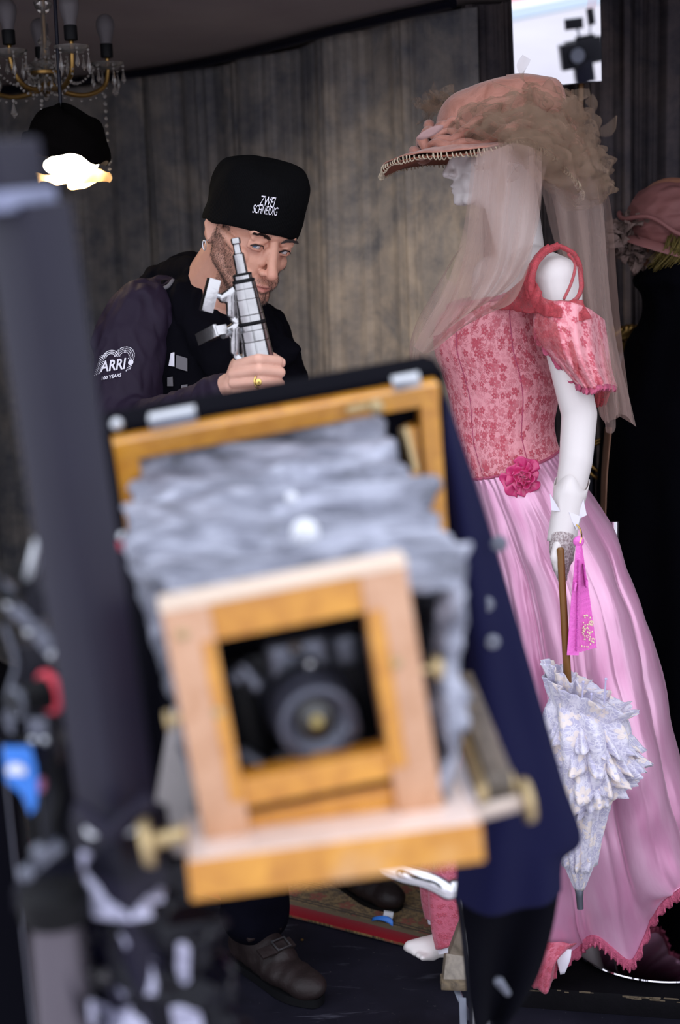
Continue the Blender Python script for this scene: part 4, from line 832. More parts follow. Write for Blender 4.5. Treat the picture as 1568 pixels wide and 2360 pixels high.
# gloves: white fabric sleeve ends and grey lace on the hand
gl = thing('long_glove', P(1298, 1335, 2.54), 'long white glove with lace hand on the mannequin\'s near arm', 'glove')
axg = unit(wr - P(1328, 1060, 2.575)); G = []
for t, r in ((-.075, .0315), (-.05, .030), (-.02, .0275), (.01, .0262), (.03, .0262), (.038, .0255)):
    a = np.arange(32) * 2 * np.pi / 32; G.append(wr + axg * t + frame(axg)[:, 0] * (r * np.cos(a))[:, None] + frame(axg)[:, 1] * (r * np.sin(a))[:, None] + axg * ((t < -.06) * .012 * np.cos(3 * a))[:, None])
put('cuff', MB().grid(np.array(G), closeu=True), MAT['mannequin'], gl, True, solid=.001)
for pts in ([(1268, 1138, 2.54), (1292, 1178, 2.535), (1272, 1176, 2.54)], [(1345, 1150, 2.54), (1353, 1187, 2.54), (1334, 1196, 2.54), (1338, 1172, 2.54)], [(1312, 1180, 2.53), (1338, 1190, 2.535), (1330, 1222, 2.53), (1318, 1200, 2.53)]):
    put('cuff_point', MB().add([P(*q) for q in pts], [tuple(range(len(pts)))]), MAT['liner'], gl, False, solid=.0015)
lg = MB(); lg.cap(P(1297, 1240, 2.545), .0248, P(1296, 1268, 2.54), .0235).cap(P(1304, 1245, 2.56), .0185, P(1303, 1285, 2.55), .0165).cap(P(1296, 1268, 2.54), .0232, P(1296, 1292, 2.536), .018)
for k, (x0, x1, L, yy) in enumerate(((1281, 1290, 1324, 2.530), (1289, 1295, 1338, 2.525), (1298, 1300, 1334, 2.53), (1306, 1303, 1318, 2.545))):
    lg.cap(P(x0, 1283, yy + .006), .0096, P((x0 + x1) / 2 - 1, 1308, yy - .002), .0086).cap(P((x0 + x1) / 2 - 1, 1308, yy - .002), .0086, P(x1, L, yy + .008), .0069)
put('lace_hand', remesh(lg, .002, 4), MAT['glove'], gl)

# =================================================================== GOWN
gown = thing('evening_gown', (.45, 2.8, .06), 'pink satin evening gown with rose lace bodice and long train', 'gown')
def loft(levels, nv, nu, fold=None, Yc=MY):
    """levels: (y at left, y at right, x left, x right, half depth) in the plane of the gown, turned to metres"""
    L = []
    for yl, yr, xl, xr, ry in levels:
        a, b = at(xl, yl, Yc), at(xr, yr, Yc); L.append(((a[0] + b[0]) / 2, (b[0] - a[0]) / 2, a[2], b[2], ry))
    L = spl(np.array(L), nv); th = np.linspace(0, 2 * np.pi, nu + 1); G = np.empty((nv, nu + 1, 3)); uv = np.empty((nv, nu + 1, 2)); h = 0
    for i, (cx, rx, zl, zr, ry) in enumerate(L):
        f = np.ones(nu + 1) if fold is None else 1 + fold(th, i / (nv - 1))
        c = np.cos(th); G[i, :, 0] = cx + rx * c * f; G[i, :, 1] = Yc - ry * np.sin(th) * f; G[i, :, 2] = (zl + zr) / 2 + (zr - zl) / 2 * c
        if i: h += np.linalg.norm((G[i] - G[i - 1]).mean(0))
        uv[i, :, 0] = th / (2 * np.pi) * 2 * np.pi * .14; uv[i, :, 1] = h
    return G, uv
bod = [(708, 662, 1036, 1240, .088), (732, 700, 1014, 1252, .100), (770, 750, 1003, 1262, .108), (810, 800, 1005, 1270, .110), (860, 850, 1020, 1284, .106), (910, 900, 1034, 1288, .102), (960, 940, 1041, 1282, .099), (1010, 975, 1047, 1276, .098), (1055, 1005, 1058, 1280, .102), (1100, 1032, 1072, 1287, .108)]
def bfold(t, v):
    g = lambda c, w: np.exp(-((t - c) / w) ** 2)
    return .012 * np.sin(11 * t) * v * 0 + .05 * np.exp(-((v - .28) / .16) ** 2) * (g(2.75, .34) + .6 * g(3.7, .4)) - .014 * (g(2.35, .035) + g(1.35, .03)) + .006 * np.sin(23 * t + 9 * v) * np.exp(-((v - .2) / .2) ** 2)
Gb, uvb = loft(bod, 60, 160, bfold); put('bodice', MB().grid(Gb, uv=uvb), MAT['lace'], gown, True, solid=.002)
for c in (2.35, 1.35):
    k = int(c / (2 * np.pi) * 160); put('seam', MB().tube(Gb[2:58, k] - V(0, .0008, 0), .0012, 6), MAT['trim'], gown, True)
put('neckline_trim', MB().tube(Gb[0] + V(0, 0, .001) + nz(Gb[0], 80) * .003, .0062, 8), MAT['trim'], gown, True)
put('waist_piping', MB().tube(Gb[-1], .0028, 8), MAT['trim'], gown, True)
sk = [(1092, 1028, 1072, 1287, .107), (1125, 1080, 1080, 1325, .125), (1200, 1180, 1100, 1396, .150), (1300, 1290, 1122, 1440, .175), (1420, 1410, 1140, 1478, .195), (1560, 1550, 1150, 1516, .215), (1700, 1700, 1155, 1552, .23), (1850, 1850, 1160, 1600, .215), (1980, 1965, 1166, 1650, .20), (2070, 2030, 1172, 1695, .19), (2112, 2056, 1178, 1715, .19)]
def sfold(t, v):
    a = .026 + .125 * v ** 1.0; tt = t + .16 * np.sin(2 * t + 1) + .05 * v
    tb = lambda n, ph: 2 * np.sqrt(np.abs(np.cos(n * tt / 2 + ph)) + .02) - 1.45
    g = .62 * tb(10, .5) + .38 * tb(16, 1.3) * (1 - .6 * v) + .40 * np.cos(5 * tt - .6 + .6 * v)
    gath = .012 * np.cos(46 * t) * np.exp(-v / .05)
    return a * g * np.minimum(1, .25 + 2.2 * v) + gath - .03 * np.exp(-((t - 2.2) / .05) ** 2) * v
Gs, uvs = loft(sk, 140, 300, sfold)
# the hem rises and falls with the folds
hw = np.linspace(0, 1, 140)[:, None]; th = np.linspace(0, 2 * np.pi, 301)[None, :]
Gs[..., 2] += .030 * np.cos(9 * th + .9) * sstep(.75, 1, hw) - .006 + .100 * sstep(.72, 1, hw) * np.clip(1 - sstep(1.46, 1.72, th) + sstep(5, 6, th), 0, 1)
Gs += (nz(Gs.reshape(-1, 3), 5.5) * .010 + nz(Gs.reshape(-1, 3), 14, 3) * .004).reshape(Gs.shape) * sstep(.02, .25, hw)[..., None]
Gs[..., 2] = np.maximum(Gs[..., 2], .064)
put('satin_skirt', MB().grid(Gs, uv=uvs), MAT['satin'], gown, True, solid=.0015)
def ruffle(edge, width, amp, fr):
    n = len(edge); G = np.empty((5, n, 3)); k = np.arange(n)
    for i in range(5):
        t = i / 4; G[i] = edge + V(0, 0, -width * t + .25 * width) + np.stack([amp * np.sin(k * fr) * t, -.004 * t - amp * np.cos(k * fr) * t - .002, .003 * np.sin(k * fr * 2) * t], 1)
    return G
he = spl(Gs[-1], 900); put('hem_trim', MB().grid(ruffle(he, .022, .004, .9)), MAT['trim'], gown, True, solid=.003)
un = [(1120, 1060, 1130, 1270, .06), (1500, 1500, 1130, 1290, .10), (1700, 1700, 1085, 1295, .125), (1850, 1850, 1030, 1305, .135), (2000, 2010, 976, 1300, .15), (2080, 2100, 978, 1300, .15), (2135, 2130, 992, 1296, .145)]
Gu, uvu = loft(un, 70, 200, lambda t, v: (.02 + .09 * v) * np.cos(7 * t + 1.2) * v + .02 * np.cos(12 * t))
Gu[..., 2] = np.maximum(Gu[..., 2] - .012 * np.cos(7 * np.linspace(0, 2 * np.pi, 201))[None, :] * np.linspace(0, 1, 70)[:, None] ** 4, .062)
put('lace_underskirt', MB().grid(Gu, uv=uvu), MAT['lace_dense'], gown, True, solid=.002)
Gl = Gu[55:].copy(); cl = Gl.mean((0, 1)); Gl = cl + (Gl - cl) * V(.96, .96, 1) - V(0, 0, .012); Gl[..., 2] = np.maximum(Gl[..., 2], .058); put('white_lining', MB().grid(Gl), MAT['liner'], gown, True)
# a corner of lace underskirt and lining spilling over the platform edge
rows = [[(1236, 2170, 2.66), (1290, 2172, 2.63), (1330, 2175, 2.64)], [(1228, 2220, 2.65), (1262, 2225, 2.62), (1290, 2212, 2.63)], [(1216, 2260, 2.645), (1250, 2288, 2.625), (1284, 2256, 2.635)]]
Pn = net(rows, 24, 20, .008, 1, 2); put('underskirt_corner', MB().grid(Pn, uv=netuv(Pn)), MAT['lace_dense'], gown, True, solid=.002)
Pn = net([[(1278, 2185, 2.635), (1318, 2188, 2.63)], [(1284, 2215, 2.63), (1315, 2212, 2.625)], [(1292, 2246, 2.63), (1302, 2244, 2.628)]], 10, 10); put('lining_corner', MB().grid(Pn), MAT['liner'], gown, True, solid=.0015)
# sleeve, shoulder lace
rows = [[(1233, 708, 2.63), (1290, 694, 2.56), (1350, 708, 2.57), (1394, 738, 2.67)], [(1232, 755, 2.61), (1290, 752, 2.54), (1354, 765, 2.55), (1404, 800, 2.67)], [(1250, 796, 2.60), (1312, 822, 2.53), (1368, 836, 2.54), (1413, 856, 2.67)], [(1326, 882, 2.575), (1356, 897, 2.53), (1390, 888, 2.54), (1424, 892, 2.67)]]
Pn = net(rows, 70, 50, .006, .5, 5); put('puff_sleeve', MB().grid(Pn, uv=netuv(Pn) + V(.3, .2)), MAT['lace'], gown, True, solid=.002)
put('sleeve_hem', MB().grid(ruffle(spl(np.r_[Pn[18::8, 0], Pn[-1, ::6]], 160), .010, .003, .8)), MAT['trim'], gown, True, solid=.0015)
Pn = net([[(1240, 790, 2.615), (1300, 830, 2.60), (1340, 890, 2.60)], [(1250, 800, 2.64), (1300, 835, 2.66), (1345, 880, 2.66)]], 20, 8); put('sleeve_lining', MB().grid(Pn), MAT['liner'], gown, True, solid=.001)
Pn = net([[(1236, 720, 2.60), (1262, 735, 2.555), (1300, 752, 2.535), (1322, 790, 2.53)], [(1230, 770, 2.60), (1262, 775, 2.55), (1305, 790, 2.53), (1335, 820, 2.525)], [(1240, 800, 2.60), (1275, 808, 2.55), (1318, 850, 2.53), (1345, 880, 2.525)]], 40, 30, .005, 0, 3); put('sleeve_overlay', MB().grid(Pn + nz(Pn.reshape(-1, 3), 40).reshape(Pn.shape) * .003), MAT['rose_sheer'], gown, True)
Pn = net([[(1372, 880, 2.60), (1400, 885, 2.62), (1420, 893, 2.66)], [(1374, 912, 2.61), (1392, 915, 2.63), (1408, 905, 2.67)], [(1374, 938, 2.62), (1385, 936, 2.64), (1400, 930, 2.68)]], 20, 14, .006, 0, 3); put('inner_frill', MB().grid(Pn), MAT['rose_mesh'], gown, True, solid=.002)
def ribbon(path, width, Yd=.0):
    p = spl([P(*q) for q in path], 60); T = np.gradient(p, axis=0); T /= np.linalg.norm(T, axis=1)[:, None]; S = np.cross(T, V(0, -1, 0)); S /= np.linalg.norm(S, axis=1)[:, None]
    G = np.stack([p + S * width * (k - 2) / 4 + V(0, .002 * abs(k - 2), 0) for k in range(5)], 0); return G + nz(G.reshape(-1, 3), 55).reshape(G.shape) * .0022
put('shoulder_strap', MB().grid(ribbon([(1238, 712, 2.60), (1226, 660, 2.595), (1234, 612, 2.60), (1262, 578, 2.62), (1290, 566, 2.635)], .0135)), MAT['rose_mesh'], gown, True, solid=.0008)
put('shoulder_strap', MB().grid(ribbon([(1285, 566, 2.635), (1325, 585, 2.625), (1340, 630, 2.60), (1338, 672, 2.585), (1318, 700, 2.57)], .0085)), MAT['rose_mesh'], gown, True, solid=.0008)
put('shoulder_strap', MB().grid(ribbon([(1222, 690, 2.60), (1216, 640, 2.61), (1238, 596, 2.62), (1268, 568, 2.64)], .012)), MAT['rose_mesh'], gown, True, solid=.0015)
put('strap_cord', MB().tube(spl([P(1310, 585, 2.61), P(1326, 610, 2.60), P(1318, 650, 2.59), P(1300, 690, 2.575)], 30), .0028, 8), MAT['rose_mesh'], gown, True)
Pn = net([[(1215, 628, 2.64), (1238, 655, 2.60), (1262, 690, 2.575), (1345, 690, 2.575)], [(1180, 668, 2.665), (1232, 690, 2.59), (1280, 708, 2.555), (1350, 712, 2.56)], [(1130, 712, 2.70), (1230, 722, 2.60), (1285, 732, 2.545), (1362, 735, 2.555)]], 50, 24, .005, 0, 5); put('lace_shoulder_panel', MB().grid(Pn + nz(Pn.reshape(-1, 3), 45).reshape(Pn.shape) * .005), MAT['rose_mesh'], gown, True, solid=.001)
# satin rose at the hip
bg_ = bvh_of([o for o in gown.children if o.name.startswith('satin_skirt')][0]); rc_ = snap(bg_, [P(1203, 1098, 2.6)], off=.004)[0]
rose_c = rc_ - V(0, .004, 0); put('rose_heart', MB().ball(rose_c - V(0, .006, 0), (.016, .012, .016), sub=3), MAT['magenta'], gown, True)
for k in range(13):
    a0 = k * 2.399; rr = .004 + .0026 * k; G = np.empty((9, 14, 3))
    for i, t in enumerate(np.linspace(0, 1, 9)):
        for j, b in enumerate(np.linspace(-1, 1, 14)):
            a = a0 + b * (1.25 - .04 * k); r = rr * (.45 + .75 * t) + .0025 * math.sin(6 * b + k)
            G[i, j] = rose_c + V(r * math.cos(a), -.004 - (.022 - .0011 * k) * t * (1 - .55 * t * (k > 5)) - .003 * math.cos(5 * b + k), r * math.sin(a))
    put('rose_petal', MB().grid(G), MAT['magenta'], gown, True, solid=.0016)

# =================================================================== HAT with veil
hat = thing('picture_hat', Xn((0, 0, .06)), 'wide peach picture hat with beige tulle veil on the mannequin', 'hat')
ho = P(1166, 362, 2.80); ht = rot('Y', -2)
def brimpt(th, r):
    c, s = math.cos(th), math.sin(th)
    R = .238 * max(0, -c) ** 1.6 + .128 * max(0, c) ** 1.6 + .165 * abs(s) ** 1.4 * (1 - .25 * abs(c)); k = r
    dr = -.012 * max(0, -c) ** 2 * k ** 2.2 - .098 * max(0, c) ** 1.5 * k ** 1.6 + .012 * abs(s) * k + .006 * math.sin(5 * th + 1) * k
    rad = .085 + (max(R, .12) - .085) * k
    return ho + ht @ V(rad * c, -rad * s, .030 * (1 - k) + dr)
G = np.array([[brimpt(t, r) for t in np.linspace(0, 2 * np.pi, 121)[:-1]] for r in np.linspace(0, 1, 16)])
Gt = G + V(0, 0, .004) + nz(G.reshape(-1, 3), 24).reshape(G.shape) * .003; Gd = G - V(0, 0, .004)
put('brim', MB().grid(Gt, closeu=True), MAT['hat'], hat, True, solid=.002); put('brim_lining', MB().grid(Gd, closeu=True, flip=True), MAT['hat_under'], hat, True, solid=.002)
k = np.arange(1400); e = spl(np.r_[G[-1], G[-1][:1]], 1400); ce = G[-1].mean(0); o_ = e - ce; o_ /= np.linalg.norm(o_, axis=1)[:, None]
put('lace_edging', MB().tube(e + o_ * ((.0035 + .0015 * np.sin(k * .13)) * np.cos(k * .74 + np.sin(k * .21)))[:, None] + V(0, 0, 1) * ((.0052 + .002 * np.sin(k * .09)) * np.sin(k * .74 + np.sin(k * .21)) - .003)[:, None], .0013, 5), MAT['lace_edge'], hat, True)
cr = [(.118, .0), (.120, .015), (.118, .04), (.114, .066), (.105, .090), (.088, .107), (.060, .116), (.03, .120), (.002, .121)]
G = []; a = np.arange(72) * 2 * np.pi / 72
for r, h in spl(cr, 30): G.append(ho + V(-.012, 0, .024) + (ht @ np.stack([r * 1.08 * np.cos(a) + .14 * h, r * .92 * np.sin(a), h * (1 + .05 * np.cos(a)) ], 0)).T)
G = np.array(G); put('crown', MB().grid(G + nz(G.reshape(-1, 3), 16).reshape(G.shape) * .006, closeu=True), MAT['hat'], hat, True)
for k in range(4):   # ruched band round the crown
    a = np.linspace(0, 2 * np.pi, 160); r = .120 + .009 * k; G = np.empty((160, 3)); G = ho + (ht @ np.stack([-.012 + r * 1.1 * np.cos(a), r * .95 * np.sin(a), (.060 - .010 * k) + .006 * np.sin(7 * a + k * 2) + .006 * np.sin(13 * a + k) - .035 * np.maximum(0, np.cos(a)) * k / 3 - .012 * np.maximum(0, -np.cos(a)) * k / 3], 0)).T
    put('ruched_band', MB().tube(G + nz(G, 30, k) * .008, .0085 + .0025 * np.sin(9 * a + k), 10, cap=False), MAT['hat'], hat, True)
hb_ = bvh_of([o for o in hat.children if o.name.startswith('brim')][0])
for cx, cy, a_, b_, rr in ((992, 305, 34, 10, -26),):
    th = np.linspace(0, 2 * np.pi, 25)[:-1]; q = [(0, 0)] + [(f_ * a_ * math.cos(t), f_ * b_ * math.sin(t)) for f_ in (.5, 1) for t in th]; c_, s_ = math.cos(math.radians(rr)), math.sin(math.radians(rr))
    pts = snap(hb_, [P(cx + x * c_ - y * s_, cy + x * s_ + y * c_, 2.6) for x, y in q], off=.005)
    put('silk_patch', MB().add(pts, [(0, 1 + k, 1 + (k + 1) % 24) for k in range(24)] + [(1 + k, 25 + k, 25 + (k + 1) % 24, 1 + (k + 1) % 24) for k in range(24)]), MAT['mauve'], hat, True, solid=.002)
def crumple(name, c, size, n, mat, seed, ln=.09, wd=.03, parent=hat, aim=(0, 0, 0)):
    r = np.random.default_rng(seed); mb = MB()
    for k in range(n):
        p0 = c + r.normal(0, 1, 3) * size * .5; d = unit(r.normal(0, 1, 3) + np.asarray(aim)); q = [p0]
        for i in range(5): d = unit(d + r.normal(0, .7, 3) + .3 * np.asarray(aim)); q.append(q[-1] + d * ln / 5)
        p = spl(q, 18); S = unit(np.cross(d, r.normal(0, 1, 3))); t = np.linspace(0, 1, 18)[:, None]
        G = np.stack([p + S * wd * b * (.6 + .6 * np.sin(t * 5 + k)) + np.cross(S, d) * .010 * np.sin(8 * t + 3 * b + k) for b in np.linspace(-.5, .5, 7)], 1)
        mb.grid(G, uv=np.stack(np.broadcast_arrays(np.linspace(0, wd, 7)[None, :] + k, np.linspace(0, ln, 18)[:, None]), -1))
    return put(name, mb, mat, parent, True, kind='stuff')
def puff(c, r, R, seed):
    r_ = np.random.default_rng(seed); th = np.linspace(0, 2 * np.pi, 57); ph = np.linspace(.05, np.pi - .05, 26); S = np.array([[V(math.sin(p_) * math.cos(t), math.sin(p_) * math.sin(t), math.cos(p_)) for t in th] for p_ in ph])
    q = S.reshape(-1, 3); d = 1 + .40 * nz(q, 1.3, seed)[:, :1] + .60 * (np.abs(nz(q * V(1, 1, .45), 2.4, seed + 2)[:, :1]) - .25)
    return (c + ((q * d) * np.asarray(r)) @ R.T).reshape(S.shape), np.stack(np.meshgrid(th * .03, ph * .08), -1)
pf_ = [(1100, 270, 2.68, 60, 26, -18), (1150, 250, 2.70, 64, 28, -10), (1120, 300, 2.66, 44, 20, -10), (1205, 240, 2.72, 60, 34, 12), (1190, 290, 2.66, 70, 34, -6), (1255, 255, 2.74, 58, 40, 30), (1250, 310, 2.68, 64, 44, 20), (1300, 300, 2.76, 54, 44, 40), (1315, 350, 2.76, 50, 48, 50), (1290, 380, 2.70, 46, 50, 70), (1345, 390, 2.80, 38, 46, 60), (1240, 350, 2.65, 56, 36, 30), (1200, 330, 2.64, 46, 26, 10), (1340, 430, 2.78, 34, 50, 75), (1225, 215, 2.80, 46, 20, 10), (1285, 250, 2.82, 46, 34, 40)]
for k, (x, y, Yp, a_, b_, rr) in enumerate(pf_ + [(x + 10, y + 8, Yp - .02, a_ * 1.2, b_ * 1.25, rr + 15) for x, y, Yp, a_, b_, rr in pf_[4:]]):
    G, uv = puff(P(x, y, Yp), (a_ / 1190, .045, b_ / 1190), rot('Y', rr), k * 3 + 1); put('tulle_puff', MB().grid(G, uv=uv), MAT['tulle_puff'], hat, True)
crumple('tulle_wisps', P(1235, 310, 2.68), V(.075, .045, .035), 50, MAT['tulle_puff'], 3, .12, .016, aim=(.35, 0, -.3))
crumple('tulle_rosette', P(1008, 240, 2.90), V(.020, .02, .022), 34, MAT['tulle_puff'], 11, .04, .02)
for nm, rows, mt, wob, fr, nu in (
    ('veil', [[(1088, 352, 2.645), (1120, 340, 2.63), (1170, 330, 2.625), (1266, 362, 2.63)], [(1080, 450, 2.64), (1118, 455, 2.625), (1170, 460, 2.615), (1240, 470, 2.625)], [(1062, 560, 2.64), (1105, 580, 2.62), (1155, 590, 2.61), (1222, 600, 2.61)], [(1025, 670, 2.63), (1075, 680, 2.60), (1130, 690, 2.59), (1186, 690, 2.595)], [(985, 740, 2.63), (1035, 750, 2.60), (1075, 745, 2.585), (1130, 720, 2.60)], [(955, 800, 2.65), (985, 815, 2.62), (1020, 790, 2.60), (1065, 750, 2.61)]], 'tulle', .010, 2.5, 90),
    ('veil', [[(1100, 350, 2.60), (1140, 345, 2.59), (1190, 330, 2.585), (1250, 350, 2.60)], [(1085, 470, 2.60), (1130, 480, 2.585), (1180, 490, 2.58), (1245, 500, 2.595)], [(1068, 600, 2.60), (1120, 610, 2.575), (1165, 610, 2.575), (1205, 620, 2.585)], [(1040, 690, 2.59), (1085, 700, 2.565), (1120, 690, 2.57), (1150, 680, 2.58)], [(990, 780, 2.60), (1030, 760, 2.57), (1060, 735, 2.575), (1090, 715, 2.585)]], 'tulle', .011, 3.4, 90),
    ('veil', [[(1070, 560, 2.92), (1040, 600, 2.84), (1030, 640, 2.74), (1060, 660, 2.66)], [(1010, 660, 2.94), (985, 700, 2.82), (990, 730, 2.70), (1040, 740, 2.62)], [(962, 740, 2.94), (946, 790, 2.82), (960, 820, 2.70), (1015, 800, 2.62)], [(950, 830, 2.94), (952, 870, 2.82), (985, 880, 2.70), (1020, 850, 2.64)]], 'tulle_thin', .006, 4, 60),
    ('veil', [[(1190, 340, 2.66), (1250, 330, 2.66), (1320, 340, 2.70), (1378, 370, 2.78)], [(1245, 430, 2.66), (1295, 440, 2.67), (1345, 450, 2.70), (1392, 470, 2.78)], [(1275, 540, 2.70), (1320, 550, 2.68), (1365, 560, 2.70), (1400, 580, 2.78)], [(1320, 680, 2.70), (1345, 690, 2.64), (1375, 700, 2.66), (1412, 710, 2.78)], [(1360, 800, 2.70), (1382, 810, 2.62), (1405, 820, 2.64), (1432, 830, 2.76)], [(1378, 900, 2.70), (1400, 910, 2.60), (1425, 900, 2.62), (1452, 910, 2.74)], [(1388, 965, 2.70), (1406, 1000, 2.60), (1432, 955, 2.62), (1469, 985, 2.74)]], 'tulle_thin', .014, 3, 80),
    ('veil', [[(1210, 330, 2.86), (1280, 320, 2.90), (1340, 340, 2.92), (1385, 380, 2.92)], [(1270, 450, 2.90), (1320, 450, 2.94), (1370, 460, 2.94), (1410, 490, 2.92)], [(1300, 600, 2.92), (1345, 600, 2.94), (1385, 610, 2.94), (1420, 640, 2.92)], [(1345, 760, 2.88), (1370, 760, 2.90), (1400, 770, 2.90), (1432, 790, 2.88)], [(1385, 960, 2.82), (1405, 975, 2.84), (1425, 960, 2.84), (1455, 975, 2.82)]], 'tulle', .012, 2.7, 70)):
    Pn = net(rows, nu, 80, wob, len(rows), fr); put(nm, MB().grid(Pn, uv=netuv(Pn)), MAT[mt], hat, True)

# =================================================================== PARASOL and FAN
par = thing('parasol', P(1335, 2092, 2.50), 'closed white lace parasol hanging from the gloved hand, cane handle', 'parasol')
pa, pb = P(1292, 1262, 2.515), P(1338, 2095, 2.50); pax = unit(pb - pa); PL = np.linalg.norm(pb - pa); tp = lambda y: (y - 1262) / (2095 - 1262) * PL
put('handle', MB().lathe(pa, pax, [(.004, 0), (.0068, .003), (.0066, tp(1330)), (.0074, tp(1580)), (.006, tp(1584))], 16), MAT['cane'], par)
put('ferrule_ring', MB().lathe(pa + pax * tp(1576), pax, [(.008, 0), (.0105, .001), (.0105, .004), (.0085, .006)], 20), MAT['chrome'], par)
put('shaft', MB().lathe(pa + pax * tp(1580), pax, [(.005, 0), (.005, PL - tp(1580) - .03)], 12), MAT['liner'], par)
Rp = frame(pax, (0, 1, 0)); 
def ring(y, xl, xr, ry, n, wav, ph, zz=0.):
    c = pa + pax * tp(y); a = np.arange(n + 1) * 2 * np.pi / n; X0, X1 = P(xl, y, 2.5)[0], P(xr, y, 2.5)[0]
    r = 1 + wav * np.cos(8 * a + ph); q = np.stack([(X0 + X1) / 2 + (X1 - X0) / 2 * np.cos(a) * r, c[1] - ry * np.sin(a) * r, np.full(n + 1, c[2]) + zz * np.cos(a)], 1); return q
lv = [(1592, 1290, 1330, .022, .05), (1610, 1268, 1390, .05, .10), (1660, 1262, 1440, .075, .16), (1740, 1270, 1440, .075, .18), (1830, 1278, 1405, .055, .20), (1900, 1288, 1388, .045, .2), (1980, 1303, 1368, .032, .15), (2045, 1324, 1348, .012, .04)]
G = spl(np.array([ring(y, a, b, ry, 120, w_, .8) for y, a, b, ry, w_ in lv]), 60); put('canopy', MB().grid(G, uv=netuv(G)), MAT['white_lace'], par, True, solid=.001)
def frill(y0, y1, x0, x1, X0, X1, ry0, ry1, n, amp, seed, tilt0=0, tilt1=0):
    a = np.linspace(0, 2 * np.pi, 361); r_ = np.random.default_rng(seed); A0 = ring(y0, x0, x1, ry0, 360, 0, 0, tilt0); A1 = ring(y1, X0, X1, ry1, 360, 0, 0, tilt1)
    T = np.linspace(0, 1, 14)[:, None, None]; G = A0 * (1 - T) + A1 * T; w_ = np.sin(n * a + 1.5 * np.sin(3 * a + seed)); w2 = np.sin(2.3 * n * a + seed)
    c = G.mean(1, keepdims=True); rad = (G - c) * V(1, 1, 0); rad /= np.linalg.norm(rad, axis=2, keepdims=True) + 1e-9
    G = G + rad * (amp * w_ + .35 * amp * w2)[None, :, None] * T + V(0, 0, 1) * (.35 * amp * np.cos(n * a + seed))[None, :, None] * T
    return G + nz(G.reshape(-1, 3), 45, seed).reshape(G.shape) * .004 * T
for args in ((1600, 1552, 1285, 1345, 1258, 1390, .03, .05, 11, .008, 1, -.01, -.03), (1640, 1590, 1275, 1420, 1262, 1466, .05, .075, 12, .009, 4, -.02, -.035), (1625, 1700, 1290, 1410, 1256, 1474, .045, .085, 13, .012, 2, -.01, -.02), (1690, 1790, 1275, 1440, 1262, 1484, .065, .085, 13, .013, 3, -.01, .025), (1780, 1852, 1280, 1420, 1280, 1398, .055, .06, 12, .008, 6, 0, .0), (1660, 1745, 1280, 1430, 1258, 1486, .06, .09, 15, .013, 9, -.02, -.01), (1730, 1822, 1276, 1436, 1266, 1462, .065, .08, 13, .011, 11, 0, .03), (1830, 1990, 1284, 1396, 1304, 1372, .052, .034, 7, .005, 7)):
    G = frill(*args); put('lace_frill', MB().grid(G, uv=netuv(G) * V(1, 1)), MAT['white_lace'], par, True, solid=.001)
for x, y in ((1345, 1572), (1364, 1600), (1397, 1565)): put('rib_tip', MB().tube([P(x, y, 2.44), P(x - 4, y + 55, 2.45)], .0016, 6).ball(P(x, y, 2.44), .003, sub=1), MAT['lilac'], par)
put('tip', MB().lathe(pa + pax * tp(2040), pax, [(.006, 0), (.0085, .004), (.0072, .02), (.0066, .03), (.0062, tp(2095) - tp(2040) - .001), (.004, tp(2095) - tp(2040))], 16), MAT['gun'], par)
fan = thing('folding_fan', P(1330, 1512, 2.50), 'hot pink folded fan hanging by a gold cord beside the parasol', 'fan')
pv = P(1334, 1248, 2.50)
put('pivot_knob', MB().ball(pv, (.010, .007, .010), sub=3), MAT['fan'], fan)
def blade(name, x0, x1, y1, w0, w1, Y, mt, th=.0022):
    a, b = P(x0, 1252, Y), P(x1, y1, Y); d = unit(b - a); s = V(d[2], 0, -d[0]); s = s if s[0] > 0 else -s; pts = []
    for t, w_ in ((0, w0), (.25, w0 * 1.4), (.5, (w0 + w1) * .55), (1, w1)): p = a + (b - a) * t; pts += [p - s * w_ / 2, p + s * w_ / 2]
    pts = np.array(pts); m_ = MB(); n = len(pts); m_.add(np.r_[pts, pts + V(0, th, 0)], [(0, 1, 3, 2), (2, 3, 5, 4), (4, 5, 7, 6)] + [(n + a_, n + c_, n + d_, n + b_) for a_, b_, d_, c_ in ((0, 1, 3, 2), (2, 3, 5, 4), (4, 5, 7, 6))] + [(0, 2, n + 2, n), (2, 4, n + 4, n + 2), (4, 6, n + 6, n + 4), (1, n + 1, n + 3, 3), (3, n + 3, n + 5, 5), (5, n + 5, n + 7, 7), (6, 7, n + 7, n + 6), (0, n, n + 1, 1)])
    return put(name, m_, mt, fan, False)
blade('guard', 1334, 1321, 1510, .008, .0215, 2.495, MAT['fan']); 
for k in range(5): blade('fan_blade', 1335 + k * .6, 1333 + 8.5 * k, 1503 - k * 2.2, .006, .0145, 2.500 + .0024 * k, MAT['fan'])
put('fret', MB().bar(P(1333, 1290, 2.4935), P(1328, 1500, 2.4935), .009, .002, (1, 0, 0)), MAT['fan_dark'], fan); put('fret', MB().bar(P(1345, 1300, 2.4985), P(1350, 1352, 2.4985), .015, .002, (1, 0, 0)), MAT['fan_dark'], fan)
put('collar', MB().bar(P(1326, 1340, 2.492), P(1323, 1360, 2.492), .021, .004, (1, 0, 0), .4).bar(P(1352, 1335, 2.497), P(1352, 1350, 2.497), .018, .004, (1, 0, 0), .4), MAT['fan'], fan)
bd = MB()
for k in range(46):
    t = random.random(); y = 1418 + 75 * t; x = 1347 + 8 + (random.random() - .5) * (16 + 22 * t); bd.ball(P(x, y, 2.4975), (.0016, .0012, .0022 * random.uniform(.6, 1.3)), sub=1)
